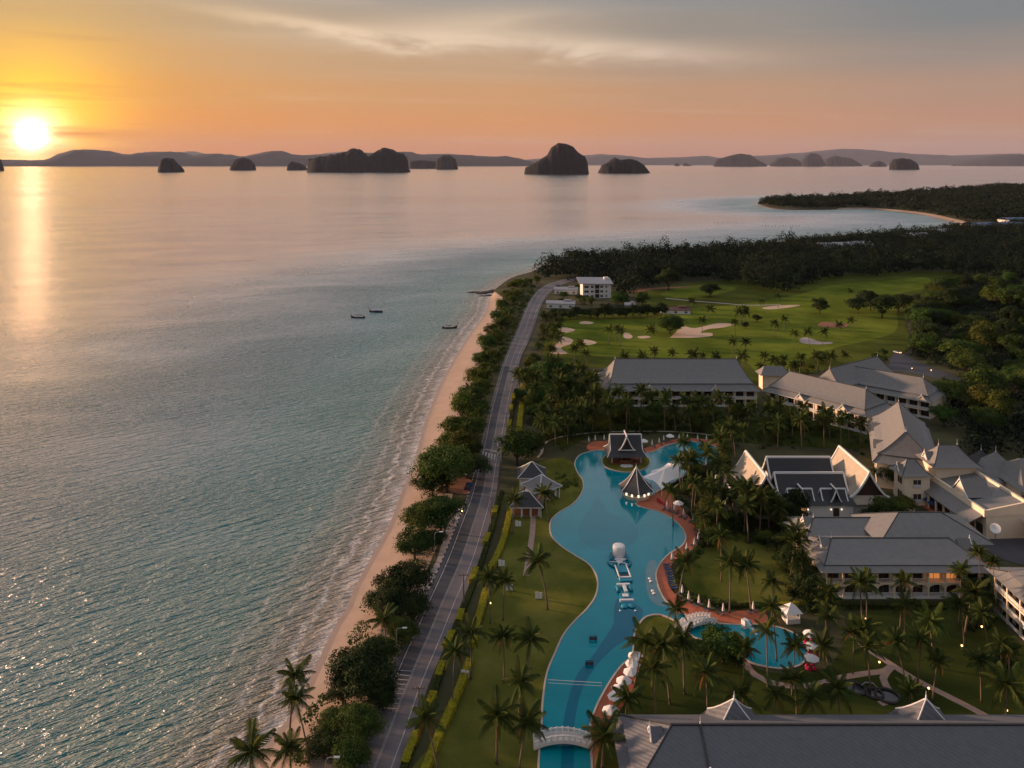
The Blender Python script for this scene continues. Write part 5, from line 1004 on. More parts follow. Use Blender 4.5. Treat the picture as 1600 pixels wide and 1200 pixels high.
scatter([(985,470),(960,455),(905,470),(905,485),(1000,484),(1030,478)], 9, 4, lambda x, y: broad(x, y, random.uniform(3.5, 5.5), 'garden tree round the white three-storey house', 'leaf', 'trees round the white house'))
scatter([(845,470),(870,452),(900,448),(905,462),(868,478)], 5, 4, lambda x, y: broad(x, y, random.uniform(2.5, 4), 'garden tree round the white three-storey house', 'leaf', 'trees round the white house'))
scatter([(842,540),(852,495),(870,492),(880,500),(866,520),(862,560),(830,580),(815,590)], 14, 3.5, lambda x, y: broad(x, y, random.uniform(2.5, 4), 'bushy tree in the roadside belt left of the bunkers', random.choice(('leaf','leaf_y')), 'trees of the roadside belt'))
RIGHT = [(1425,540),(1440,500),(1430,470),(1480,448),(1700,436),(1800,470),(1800,730),(1640,735),(1520,712),(1498,680),(1486,645),(1500,618),(1545,605),(1480,578),(1430,562)]
scatter(RIGHT, 112, 7.5, lambda x, y: broad(x, y, random.uniform(6.0, 9.5), 'broad tree in the dark woodland right of the hotel wings', random.choice(('leaf','leaf_d','leaf_y','leaf')), 'woodland right of the hotel', random.random() < .35))
scatter([(1205,580),(1290,560),(1385,552),(1390,565),(1372,570),(1290,590),(1240,600)], 10, 4, lambda x, y: broad(x, y, random.uniform(2.2, 3.6), 'clipped tree in the strip behind the slanting wings', random.choice(('leaf','leaf_y')), 'trees behind the slanting wings'))
scatter(GROVE, 40, 4.4, lambda x, y: broad(x, y, random.uniform(2.8, 4.8), 'leafy tree under the palms of the pool grove', random.choice(('leaf','leaf_y','leaf_y','leaf')), 'leafy trees of the pool grove'))
scatter(SIDE, 22, 3.4, lambda x, y: broad(x, y, random.uniform(2.2, 3.8), 'leafy tree in the thicket between the pool deck and the Thai halls', random.choice(('leaf','leaf_d','leaf_y')), 'leafy trees of the deck thicket'))
scatter([(1215,800),(1245,812),(1262,850),(1285,930),(1262,945),(1235,900)], 9, 3.4, lambda x, y: broad(x, y, random.uniform(3.2, 4.6), 'dark tree hugging the left wall of the arcade block', 'leaf_d', 'trees left of the arcade block'))
for px, py, r, lb, kd in [(1130,1008,26,'flowering thicket tree between the children pool and the wide palm','leaf'),(1105,1022,20,'left shoulder of the flowering thicket','leaf'),(1152,1022,18,'right shoulder of the flowering thicket','leaf_d'),(1385,800,22,'pale-leaved frangipani tree before the right Thai hall','leaf'),(1410,796,16,'bright yellow-green tree at the terrace wall','leaf_y'),(1360,812,14,'dark bush under the frangipani','leaf_d'),(1390,720,16,'tree between the Thai hall and the end-on block','leaf_d'),(1385,745,16,'tree behind the right Thai hall gable','leaf_d'),(1372,690,14,'tree left of the end-on block','leaf_d'),(1515,905,22,'dark tree filling the gap before the balcony block','leaf_d'),(1530,935,20,'lower dark tree before the balcony block','leaf_d'),(1520,965,16,'bush at the corner of the balcony block','leaf_d'),(1530,630,22,'golden-brown spreading tree right of the rear wing','leaf_y'),(1560,640,20,'second golden-brown tree right of the rear wing','leaf_y'),(1475,650,16,'tree at the foot of the rear slanting wing','leaf'),(1255,750,14,'bush by the Thai porch left corner','leaf_d'),(1205,790,20,'round tree left of the Thai porch','leaf'),(1180,800,18,'tree between the gate gables and the porch','leaf'),(1560,1040,18,'dark bush on the right garden edge','leaf_d')]:
    broad_px(px, py, r, lb, kd)
# ---- the far wood and the headland as masses
def forest(name, label, poly_px, dmin, hr, rr_rng, nq, leaf, skip=None, hill=None, seed=1):
    g = np.random.default_rng(seed); poly = PP(poly_px); x0, x1 = min(p.x for p in poly), max(p.x for p in poly); y0, y1 = min(p.y for p in poly), max(p.y for p in poly); Q = []
    nx, ny = int((x1-x0)/dmin), int((y1-y0)/dmin); cnt = 0
    px = np.array([p.x for p in poly]); py = np.array([p.y for p in poly])
    ex = [e for e in EXCL]
    for i in range(nx):
        for j in range(ny):
            x = x0+(i+g.uniform(.1,.9))*dmin; y = y0+(j+g.uniform(.1,.9))*dmin
            if not inside((x, y), poly) or inside((x, y), road_poly) or any(inside((x, y), e) for e in ex): continue
            r = g.uniform(*rr_rng); h = g.uniform(*hr)*(1.25 if g.random() < .08 else 1); e = g.normal(0, 1, (nq, 3)); e /= np.linalg.norm(e, axis=1)[:,None]; e[:,2] = np.abs(e[:,2])*1.15-.3
            k = 1+.35*np.sin(e[:,0]*4+x)*np.cos(e[:,1]*4+y); c = np.array([x, y, h*.62+(hill(x, y) if hill else 0)])+e*np.array([r, r, h*.42])*(k*g.uniform(.7, 1.05, nq))[:,None]
            Q.append(leaf_quads(c, e, leaf, g)); cnt += 1
    o = link(name, quads_mesh(name, np.concatenate(Q), MT['forest'])); tag(o, label, 'woodland', None, 'stuff'); return cnt
FAR1 = [(862,440),(845,437),(835,432),(862,417),(900,409),(1000,403),(1140,394),(1290,382),(1400,372),(1500,362),(1640,352),(1900,346),(1900,446),(1640,442),(1560,440),(1460,427),(1300,438),(1262,446),(1240,458),(1185,458),(1160,447),(1120,440),(1060,442),(1000,456),(975,470),(960,458),(925,446)]
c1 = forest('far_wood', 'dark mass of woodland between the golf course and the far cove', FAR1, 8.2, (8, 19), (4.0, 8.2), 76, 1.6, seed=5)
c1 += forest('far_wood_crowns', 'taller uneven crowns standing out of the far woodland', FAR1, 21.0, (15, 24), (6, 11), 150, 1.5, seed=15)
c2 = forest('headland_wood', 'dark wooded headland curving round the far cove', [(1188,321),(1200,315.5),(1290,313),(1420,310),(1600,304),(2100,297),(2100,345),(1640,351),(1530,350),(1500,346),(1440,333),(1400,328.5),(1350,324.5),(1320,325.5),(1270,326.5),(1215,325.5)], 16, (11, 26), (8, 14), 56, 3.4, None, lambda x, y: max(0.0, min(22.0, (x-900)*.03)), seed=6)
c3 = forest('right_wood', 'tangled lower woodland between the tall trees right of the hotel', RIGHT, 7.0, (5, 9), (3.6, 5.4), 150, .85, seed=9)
# ---- undergrowth: uncountable low shrubs under the trees
def undergrowth(name, label, polys, per, seed, leaf=.42, mat='leaf_d', hmax=1.9):
    g = np.random.default_rng(seed); Q = []
    for poly_px, n in polys:
        poly = PP(poly_px); x0, x1 = min(p.x for p in poly), max(p.x for p in poly); y0, y1 = min(p.y for p in poly), max(p.y for p in poly); k = 0; tr = 0
        while k < n and tr < n*25:
            tr += 1; x, y = g.uniform(x0, x1), g.uniform(y0, y1)
            if not inside((x, y), poly) or blocked((x, y)): continue
            r = g.uniform(.8, hmax); e = g.normal(0, 1, (per, 3)); e /= np.linalg.norm(e, axis=1)[:,None]; e[:,2] = np.abs(e[:,2]); Q.append(leaf_quads(np.array([x, y, GZ])+e*r*g.uniform(.6, 1.1, (per, 1)), e, leaf, g)); k += 1
    tag(link(name, quads_mesh(name, np.concatenate(Q), MT[mat])), label, 'shrubs', None, 'stuff')
undergrowth('undergrowth', 'low dark shrubs filling the ground under the pool grove and thickets', [(GROVE, 260), (SIDE, 200), ([(1265,820),(1240,800),(1290,950),(1260,960),(1225,860)], 60), ([(1380,745),(1395,690),(1372,665),(1355,690)], 40), ([(1500,870),(1540,900),(1545,985),(1515,985)], 70)], 60, 8)
undergrowth('beach_scrub', 'low scrub along the back of the beach under the shore trees', [([(545,1010),(570,960),(600,900),(640,830),(655,770),(665,715),(700,680),(735,590),(765,520),(780,470),(830,440),(838,452),(815,490),(795,540),(765,610),(745,690),(735,740),(700,752),(668,790),(690,800),(660,880),(640,950),(600,1060),(565,1130),(535,1200),(430,1200),(480,1120),(530,1060)], 620)], 90, 9, .45, 'leaf', 2.6)
undergrowth('woodland_floor', 'low dark bushes on the floor of the right-hand wood', [(RIGHT, 420)], 40, 10, .7, 'leaf_d', 2.6)
undergrowth('hotel_shrubs', 'clipped shrubs along the feet of the hotel walls', [([(940,652),(1190,652),(1190,640),(940,640)], 70), ([(1200,640),(1340,690),(1350,675),(1210,630)], 60), ([(1290,950),(1490,950),(1490,943),(1290,943)], 90), ([(860,770),(905,760),(905,745),(870,740)], 30), ([(1380,600),(1470,650),(1490,640),(1400,600)], 50), ([(1090,852),(1100,862),(1060,895),(1055,915),(1070,935),(1140,950),(1200,950),(1200,944),(1140,944),(1078,930),(1064,912),(1068,893)], 80)], 60, 12, .36, 'leaf', 1.2)
# ---- clipped hedges
def hedge(name, label, px, w, h, mat, dens=14, group=None, z=GZ):
    ln = spline(PP(px), 1.0); nn = normals2(ln); c0 = ln[0]; o = tag(empty(name, (c0.x, c0.y, z)), label, 'hedge', group); m = MB(); g = np.random.default_rng(len(ln)); C = []; E = []
    for i in range(len(ln)-1):
        a, b, n = ln[i], ln[i+1], nn[i]; mid = (a+b)/2-c0; ww = w/2
        for k in range(dens*2):
            f = g.random(); p = a.lerp(b, f)-c0; s = g.uniform(-1, 1)
            if g.random() < .6: C.append((p.x+n.x*ww*s, p.y+n.y*ww*s, h+g.normal(0, .05))); E.append((0,0,1))
            else:
                s = 1 if s > 0 else -1; C.append((p.x+n.x*ww*s, p.y+n.y*ww*s, g.uniform(.1, h))); E.append((n.x*s, n.y*s, .3))
    pts = [p+q*w*.45-c0 for p, q in zip(ln, nn)]+[p-q*w*.45-c0 for p, q in zip(ln, nn)][::-1]
    m.slab(pts, 0, h*.93).build('hedge_core', MT[mat], o); link('hedge_leaves', quads_mesh('hedge_leaves', leaf_quads(np.array(C), np.array(E, float), .34, g), MT[mat]), o)
hedge('hedge', 'long bright yellow-green hedge on the lawn side, from villas to the bottom edge', [(800,782),(797,800),(791,830),(780,865),(766,893)], 1.7, 1.3, 'hedge')
hedge('hedge', 'yellow-green hedge on the lawn side below the hedge-end palm', [(760,925),(752,955),(744,985),(738,1012)], 1.7, 1.3, 'hedge')
hedge('hedge', 'yellow-green lawn-side hedge beside the roadside palm', [(734,1035),(724,1065),(712,1095),(698,1128),(684,1160),(668,1200),(655,1230)], 1.6, 1.3, 'hedge')
hedge('hedge', 'far yellow-green hedge strip above the glossy round tree', [(818,602),(816,630),(813,655),(810,682)], 2.4, 1.3, 'hedge')
RH = [[(775,795),(772,806)],[(763,838),(758,852)],[(744,892),(737,912)],[(722,958),(716,975)],[(707,992),(697,1015)],[(692,1040),(684,1062)],[(678,1088),(668,1112)],[(652,1150),(640,1178),(632,1200)],[(803,618),(802,626)],[(799,636),(798,644)],[(797,660),(795,670)]]
RHL = ['first bright block in the roadside hedge below the villas','second bright block in the roadside hedge below the villas','third bright roadside hedge block, above the roadside pole','fourth bright roadside hedge block, beside the hedge-end palms','fifth bright roadside hedge block, right of the road','sixth bright roadside hedge block, beside the roadside palm','bright roadside hedge block just above the broad palm','bottom bright roadside hedge block below the broad palm','highest bright block of the far roadside hedge','middle bright block of the far roadside hedge','lowest bright block of the far roadside hedge']
for q, lb in zip(RH, RHL): hedge('hedge_block', lb, q, 1.6, 1.25, 'hedge', group='bright roadside hedge blocks')
hedge('hedge', 'dark green roadside hedge running from the villas down to the bottom edge', [(785,770),(778,795),(766,838),(749,890),(730,940),(712,985),(695,1035),(676,1090),(652,1150),(628,1215)], 1.3, 1.0, 'hedge_d')
hedge('hedge', 'dark green far roadside hedge below the small gate', [(806,612),(802,640),(796,675),(791,700)], 1.3, 1.0, 'hedge_d')
hedge('hedge', 'clipped dark hedge round the front villa corner', [(812,803),(838,803),(848,795),(850,780)], 1.0, 1.0, 'hedge_d')
hedge('hedge', 'curved dark hedge behind the deck umbrellas', [(1100,852),(1085,866),(1068,878),(1058,895),(1058,912),(1072,930),(1100,941),(1140,949),(1185,948)], 1.1, .9, 'hedge_d')
hedge('hedge', 'straight dark clipped hedge at the foot of the arcade block', [(1292,949),(1380,950),(1480,950)], 1.6, 1.2, 'hedge_d')
hedge('hedge', 'yellow-lit low hedge near the white kiosk', [(1205,948),(1235,946),(1262,945)], .9, .8, 'hedge')
print('TREES', N_TREE, 'PALMS', N_PALM, 'far', c1, c2, c3)
# ------------------------------------------------------------------ things by the pool
def footbridge(label, pa, pb, wid, rise, panels=10):
    a, b = P(*pa, GZ+.3), P(*pb, GZ+.3); d = b-a; L = d.length; o = tag(empty('footbridge', ((a.x+b.x)/2, (a.y+b.y)/2, GZ), math.atan2(d.y, d.x)), label, 'bridge')
    def zz(x): return .35+rise*(1-(2*x/L)**2)
    n = 16; xs = [-L/2+L*i/n for i in range(n+1)]; m = MB()
    for x0, x1 in zip(xs[:-1], xs[1:]):
        z0, z1 = zz(x0), zz(x1); w = wid/2
        m.add([(x0,-w,z0-.4),(x1,-w,z1-.4),(x1,w,z1-.4),(x0,w,z0-.4),(x0,-w,z0),(x1,-w,z1),(x1,w,z1),(x0,w,z0)], [(0,3,2,1),(4,5,6,7),(0,1,5,4),(2,3,7,6),(1,2,6,5),(3,0,4,7)])
    m.build('deck', MT['wall_white'], o)
    for s in (-1, 1):
        y = s*(wid/2-.08); r = MB()
        for x0, x1 in zip(xs[:-1], xs[1:]): r.bar((x0,y,zz(x0)+1.0), (x1,y,zz(x1)+1.0), .16); r.bar((x0,y,zz(x0)+.18), (x1,y,zz(x1)+.18), .16)
        r.build('handrail', MT['trim'], o)
        for i in range(panels+1):
            x = -L/2+L*i/panels; MB().box(x-.11, x+.11, y-.11, y+.11, zz(x)-.1, zz(x)+1.2).build('post', MT['trim'], o)
            if i < panels:
                p_ = MB()
                for k in range(5): xx = x+L/panels*(k+1)/6; p_.box(xx-.04, xx+.04, y-.03, y+.03, zz(xx)+.1, zz(xx)+1.0)
                p_.build('baluster_panel', MT['trim'], o)
    return o
footbridge('white arched footbridge with balusters across the pool at the bottom', (834,1163), (925,1163), 2.4, 1.3)
footbridge('white curved footbridge between the red deck and the garden island', (1060,986), (1115,970), 2.6, 1.1)
UCL = [MB().lathe([(.03,.75),(.30,.85),(.34,1.1),(.20,2.1),(.07,2.7),(.02,2.85)], 8).mesh('folded_canopy', MT['white'], True), MB().tube([(0,0,0),(0,0,1.0)], .035).mesh('pole', MT['metal']), MB().lathe([(.35,0),(.32,.12),(.06,.2)], 8).mesh('base', MT['concrete'])]
UOP = [MB().lathe([(1.62,2.0),(1.66,2.15),(1.05,2.55),(.35,2.88),(.02,3.0)], 8).mesh('canopy', MT['white']), MB().tube([(0,0,0),(0,0,2.95)], .04).mesh('pole', MT['metal']), MB().lathe([(.4,0),(.36,.12),(.06,.2)], 8).mesh('base', MT['concrete'])]
def umbrella(px, py, label, group, op=False):
    o = tag(empty('parasol', P(px, py, GZ+.06), random.uniform(0, 1)), label, 'parasol', group)
    for nm, me in zip(('canopy' if op else 'folded_canopy', 'pole', 'base'), UOP if op else UCL): link(nm, me, o)
    return o
ords = ['first','second','third','fourth','fifth','sixth','seventh','eighth','ninth','tenth','eleventh','twelfth','thirteenth','fourteenth','fifteenth','sixteenth','seventeenth']
RB = [(1042,797),(1054,801),(1068,809),(1083,817),(1091,829),(1093,838),(1091,847),(1085,855),(1073,863),(1050,879),(1066,931),(1076,941),(1092,947),(1108,954),(1130,960),(1177,957)]
for i, (x, y) in enumerate(RB): umbrella(x, y, ords[i]+' folded white parasol along the red deck, counted from the pool bar', 'folded parasols on the red deck')
for i, (x, y) in enumerate([(920,693),(930,691),(944,690)]): umbrella(x, y, ('leftmost','middle','rightmost')[i]+' folded parasol left of the island pavilion', 'folded parasols behind the pavilion')
for i, (x, y) in enumerate([(1019,698),(1030,695),(1037,691),(1061,689),(1074,689),(1090,690),(1104,691),(1117,692),(1130,693)]): umbrella(x, y, ords[i]+' folded parasol from the left on the upper deck, right of the pavilion', 'folded parasols on the upper deck')
umbrella(1047,690,'open white parasol on the upper deck behind the pavilion','open parasols',True); umbrella(1006,698,'open white parasol touching the pavilion roof','open parasols',True); umbrella(1060,797,'open white parasol under the thicket beside the red loungers','open parasols',True)
for i, (x, y) in enumerate([(993,1040),(989,1053),(986,1066),(975,1080),(968,1093),(962,1105),(954,1127)]): umbrella(x, y, ords[i]+' open white parasol down the lower red deck, counted from the top', 'open parasols on the lower deck', True)
for i, (x, y) in enumerate([(1266,1005),(1271,1024),(1268,1044)]):
    umbrella(x, y, ('upper','middle','lower')[i]+' open white parasol over red loungers by the children pool', 'parasols by the children pool', True)
    for s in (-1, 1):
        o = tag(empty('bean_bag', P(x+s*4-1, y+2, GZ+.03), random.uniform(-.4,.4)), ('left' if s < 0 else 'right')+' crimson bean bag under the '+('upper','middle','lower')[i]+' parasol by the children pool', 'bean bag', 'crimson bean bags')
        MB().lathe([(.05,0),(.55,.02),(.68,.18),(.6,.38),(.3,.5),(.02,.52)], 12).build('seat', MT['red'], o, True); MB().lathe([(.05,0),(.45,.1),(.5,.4),(.25,.75),(.02,.8)], 10).build('backrest', MT['red'], o, True, (0,.45,.15)); MB().lathe([(.02,0),(.22,.04),(.22,.12),(.02,.16)], 8).build('headrest', MT['white'], o, True, (0,.1,.5))
LG = [MB().box(-.33,.33,-.2,1.0,.28,.40).mesh('seat', MT['grey_fab']), MB().add([(-.33,-.2,.30),(.33,-.2,.30),(.33,-.85,.68),(-.33,-.85,.68),(-.33,-.18,.42),(.33,-.18,.42),(.33,-.82,.80),(-.33,-.82,.80)], [(0,3,2,1),(4,5,6,7),(0,1,5,4),(1,2,6,5),(2,3,7,6),(3,0,4,7)]).mesh('backrest', MT['grey_fab']), MB().box(-.03,.03,-.03,.03,0,.28).mesh('leg', MT['metal'])]
LGB = [m.copy() for m in LG]
for m in LGB[:2]: m.materials[0] = MT['blue']
def lounger(x, y, rz, label, group, blue=False):
    o = tag(empty('sun_lounger', (x, y, GZ+.06), rz), label, 'sun lounger', group); S = LGB if blue else LG
    link('seat', S[0], o); link('backrest', S[1], o)
    for sx in (-.28, .28):
        for sy in (-.1, .9): link('leg', S[2], o, (sx, sy, 0))
for i in range(11):
    p = P(1041+i*1.0+(i*i)*.02, 884+i*3.7, GZ+.06); lounger(p.x+.2, p.y, R(75), ords[i]+' lounger from the top in the navy row facing the seat shelf', 'row of navy loungers', i % 2 == 0)
for i, (x, y) in enumerate(RB):
    if i == 9: continue
    p = P(x, y, GZ+.06); c = P(970,860); a = math.atan2(c.y-p.y, c.x-p.x)-math.pi/2
    for s in (-1, 1): q = Vector((math.cos(a), math.sin(a)))*s*.85; lounger(p.x+q.x, p.y+q.y, a, ('left' if s < 0 else 'right')+' grey lounger at the '+ords[i]+' folded parasol of the red deck', 'loungers under the deck parasols')
for i, (x, y) in enumerate([(1019,698),(1030,695),(1037,691),(1061,689),(1074,689),(1090,690),(1104,691),(1117,692),(1130,693)]):
    p = P(x, y, GZ+.06); lounger(p.x+.9, p.y-.3, R(180), 'grey lounger beside the '+ords[i]+' folded parasol of the upper deck', 'loungers on the upper deck')
for i, (x, y) in enumerate([(989,1053),(975,1080),(968,1093),(954,1127)]):
    p = P(x, y, GZ+.06); lounger(p.x-.6, p.y-.3, R(60), 'lounger under the '+('upper','second','third','lowest')[i]+' shaded parasol of the lower deck', 'loungers on the lower deck', True)
for i in range(4):
    p = P(1028+i*4, 784+i*2.2, GZ+.06); o = tag(empty('red_chair', p, .4*i), ords[i]+' red canvas chair from the left beside the pool bar deck', 'chair', 'red chairs by the pool bar'); MB().box(-.35,.35,-.35,.35,.2,.45).build('seat', MT['red'], o); MB().box(-.35,.35,.3,.42,.45,1.0).build('backrest', MT['red'], o); MB().box(-.3,.3,-.3,.3,0,.2).build('frame', MT['metal'], o)
for i, (x, y) in enumerate([(1015,905),(1017,909),(1020,924),(1022,928)]):
    o = tag(empty('pool_stool', P(x, y, GZ+.19)), ords[i]+' white stool from the top standing on the shallow seat shelf', 'stool', 'white stools in the water'); MB().lathe([(.42,.0),(.46,.18),(.40,.28),(.02,.3)], 12).build('seat', MT['pvc_white'], o, True); MB().lathe([(.2,-.1),(.2,.0)], 8).build('foot', MT['pvc_white'], o)
# floating obstacle course
def ring(mb, R0, r0, z, n=28, k=8):
    b = len(mb.v)
    for i in range(n):
        a = 2*math.pi*i/n
        for j in range(k): t = 2*math.pi*j/k; mb.v.append(((R0+r0*math.cos(t))*math.cos(a), (R0+r0*math.cos(t))*math.sin(a), z+r0*math.sin(t)))
    for i in range(n):
        for j in range(k): mb.f.append((b+i*k+j, b+((i+1)%n)*k+j, b+((i+1)%n)*k+(j+1)%k, b+i*k+(j+1)%k))
    return mb
WZ = GZ+.18
o = tag(empty('inflatable_tower', P(967,871,WZ)), 'white inflatable drum on a blue cradle at the head of the float course', 'pool inflatable'); MB().lathe([(1.55,.3),(1.7,.5),(1.7,3.1),(1.55,3.35),(1.2,3.42),(.02,3.45)], 24).build('drum', MT['pvc_white'], o, True)
for s in (-1, 1): MB().tube([(s*2.0,-1.6,.35),(s*2.05,0,.5),(s*2.0,1.6,.35)], .45, 10).build('cradle_tube', MT['pvc_blue'], o, True)
MB().box(-1.4,1.4,-2.4,-1.7,.1,.6).build('step', MT['pvc_white'], o)
o = tag(empty('inflatable_carousel', P(968,880,WZ)), 'blue inflatable wheel with white spokes in the float course', 'pool inflatable'); ring(MB(), 2.9, .35, .3).build('rim', MT['pvc_blue'], o, True); MB().lathe([(.9,.1),(.9,.55),(.02,.6)], 16).build('hub', MT['pvc_white'], o, True)
for i in range(10): a = i*math.pi/5; MB().tube([(.8*math.cos(a),.8*math.sin(a),.4),(2.6*math.cos(a),2.6*math.sin(a),.4)], .16, 8).build('spoke', MT['pvc_white' if i % 2 else 'pvc_blue'], o, True)
o = tag(empty('inflatable_slide', P(974,898,WZ), R(4)), 'blue and white inflatable block with a dark well below the wheel', 'pool inflatable'); MB().box(-1.35,1.35,0,3.6,0,.75).build('mat', MT['pvc_blue'], o)
for x in (-1.5, 1.5): MB().tube([(x,-2.4,.6),(x,3.6,.8)], .2, 8).build('side_tube', MT['pvc_white'], o, True)
MB().box(-1.2,1.2,-1.8,-.4,.1,.3).build('well', MT['grey_fab'], o); MB().box(-1.6,1.6,-2.6,-2.1,0,.7).build('end_bar', MT['pvc_white'], o); MB().box(-1.6,1.6,-4.0,-2.65,0,.5).build('front_mat', MT['pvc_blue'], o)
o = tag(empty('inflatable_beam', P(976,922,WZ), R(3)), 'blue inflatable raft with a white T-shaped beam', 'pool inflatable'); MB().tube([(-1.7,1.3,.3),(-1.7,-1.0,.3)], .5, 8).build('float_tube', MT['pvc_blue'], o, True); MB().tube([(1.5,1.3,.3),(1.5,-1.0,.3)], .5, 8).build('float_tube', MT['pvc_blue'], o, True); MB().box(-1.7,1.6,1.2,1.9,.3,.85).build('cross_bar', MT['pvc_white'], o); MB().box(-.4,.4,-1.9,1.2,.3,.8).build('beam', MT['pvc_white'], o)
o = tag(empty('inflatable_ramp', P(979,941,WZ), R(3)), 'blue inflatable ramp with a wavy foot at the end of the float course', 'pool inflatable'); m = MB(); m.add([(-1.3,2.4,0),(1.3,2.4,0),(1.5,-1.6,0),(-1.5,-1.6,0),(-1.3,2.4,1.1),(1.3,2.4,1.1),(1.5,-1.6,.25),(-1.5,-1.6,.25)], [(4,7,6,5),(0,1,5,4),(1,2,6,5),(2,3,7,6),(3,0,4,7)]); m.build('ramp', MT['pvc_blue'], o); MB().box(-1.7,1.7,-.5,.1,.3,.85).build('cross_bar', MT['pvc_white'], o)
for x in (-.85, .85): MB().lathe([(.9,0),(.95,.2),(.7,.4),(.02,.45)], 14).build('foot_float', MT['pvc_blue'], o, True, (x,-2.0,0))
MB().box(-.7,.7,.7,1.9,.95,1.15).build('grip_pad', MT['pvc_white'], o)
for i, (x, y) in enumerate([(969,955),(993,955)]):
    o = tag(empty('marker_buoy', P(x, y, WZ)), ('left' if i == 0 else 'right')+' small white buoy below the float course', 'buoy', 'small buoys'); MB().lathe([(.02,-.1),(.25,0),(.25,.2),(.02,.32)], 10).build('ball', MT['pvc_white'], o, True); MB().lathe([(.28,.06),(.3,.1),(.28,.14)], 10).build('collar', MT['pvc_blue'], o)
for i, (x, y) in enumerate([(927,1002),(921,1041)]):
    o = tag(empty('water_goal', P(x, y, WZ)), ('upper' if i == 0 else 'lower')+' dark square goal frame standing in the lower pool', 'goal', 'goal frames in the pool'); m = MB()
    for s in (-.8, .8): m.bar((s,0,-.1), (s,0,1.2), .1); m.bar((s,0,1.2), (s,.8,0), .08)
    m.build('side_post', MT['blue'], o); MB().bar((-.85,0,1.2), (.85,0,1.2), .12).build('crossbar', MT['blue'], o); MB().box(-.8,.8,.3,.33,.05,.8).build('net', MT['grey_fab'], o)
a, b = P(856,1075,WZ), P(940,1080,WZ); o = tag(empty('pool_net', (0,0,0)), 'thin volleyball net line stretched across the lower pool', 'net')
for p in (a, b): MB().tube([(p.x,p.y,GZ),(p.x,p.y,GZ+2.0)], .06).build('post', MT['metal'], o)
MB().bar((a.x,a.y,GZ+1.9), (b.x,b.y,GZ+1.9), .07).build('net_tape', MT['trim'], o); MB().bar((a.x,a.y,GZ+1.25), (b.x,b.y,GZ+1.25), .05).build('net_foot', MT['trim'], o)
o = tag(empty('pool_slide', P(1172,986,WZ), R(30)), 'short white and blue slide in the children pool', 'slide'); MB().add([(-.6,-2,.1),(.6,-2,.1),(.6,1,1.9),(-.6,1,1.9)], [(0,1,2,3)]).build('chute', MT['pvc_white'], o); MB().bar((-.6,-2,.25), (-.6,1,2.1), .2).build('side_rail', MT['pvc_blue'], o); MB().bar((.6,-2,.25), (.6,1,2.1), .2).build('side_rail', MT['pvc_blue'], o); MB().box(-.6,.6,1,2.2,0,1.9).build('platform', MT['pvc_white'], o)
c = P(1239,975); o = tag(empty('kiosk', (c.x, c.y+1.4, GZ), R(8)), 'small white kiosk with a pyramid canopy beside the children pool', 'kiosk'); MB().box(-1.6,1.6,-1.5,1.5,0,1.1).build('counter', MT['wall_white'], o); tier(MB(), 4.2, 4.0, 2.5, .1, .1, 4.3, p=1.0).build('canopy', MT['white'], o)
for sx in (-1.5, 1.5):
    for sy in (-1.4, 1.4): MB().box(sx-.08, sx+.08, sy-.08, sy+.08, 1.1, 2.6).build('post', MT['trim'], o)
# sunken ring garden
c = P(1362,1082); o = tag(empty('ring_fountain', (c.x, c.y, GZ)), 'sunken garden of dark stone rings with a curved white spout', 'fountain')
for dx, dy, r in ((-2.8,1.0,2.0), (0.2,-.6,1.7), (2.6,-1.4,2.3)): ring(MB(), r, .28, .25, 24, 6).build('stone_ring', MT['stone'], o, True, (dx,dy,0)); MB().lathe([(r*.9,0),(r*.9,.1),(.02,.12)], 20).build('basin', MT['glass'], o, False, (dx,dy,.02))
MB().tube([(-1.4,1.6,.4),(-.4,2.0,.8),(1,1.7,.8),(1.6,.9,.4)], .14, 8).build('spout', MT['metal'], o, True)
# white boards and seats on the lawn
for px, py, lb in ((842,936,'white board leaning at the foot of the lone lawn palm'),(810,823,'white twin panel on the lawn below the front villa'),(727,1060,'white garden statue beside the lower hedge'),(784,885,'small white statue at the upper hedge end'),(796,923,'white folding chair on the upper lawn')):
    o = tag(empty('garden_board', P(px, py, GZ+.03)), lb, 'board'); MB().box(-.9,-.05,-.05,.05,.1,1.8).build('panel', MT['trim'], o); MB().box(.05,.8,-.05,.05,.1,1.6).build('panel', MT['trim'], o); MB().box(-.8,.8,.05,.5,0,.12).build('foot', MT['metal'], o)
for i, (px, py) in enumerate([(1303,969),(1374,1041),(1451,1082),(1573,1117),(1503,1015),(1352,972),(1300,940),(1534,985),(766,948),(722,803),(1290,560),(1262,575),(1245,578),(1425,578),(1455,581),(1505,572),(1523,578),(1560,592),(1333,578)]):
    o = tag(empty('garden_lamp', P(px, py, GZ)), 'low glowing garden lamp '+['right of the white kiosk','at the path junction','by the ring garden on the slanting path','at the bottom right edge','glowing under the low palm on the right lawn','at the upper path end','at the arcade block corner','near the balcony block','on the upper west lawn','by the roadside hedge opposite the villas','in the strip behind the slanting wing, right','in the strip behind the slanting wing, middle','in the strip behind the slanting wing, left','on the near kerb of the drive','at the middle of the drive kerb','on the far bank of the drive','at the end of the drive','in the wood beyond the drive','behind the rear slanting wing'][i], 'lamp', 'garden lamps'); MB().tube([(0,0,0),(0,0,.7)], .06).build('post', MT['metal'], o); MB().lathe([(.02,.7),(.2,.78),(.2,1.0),(.02,1.1)], 8).build('globe', MT['lamp'], o, True)
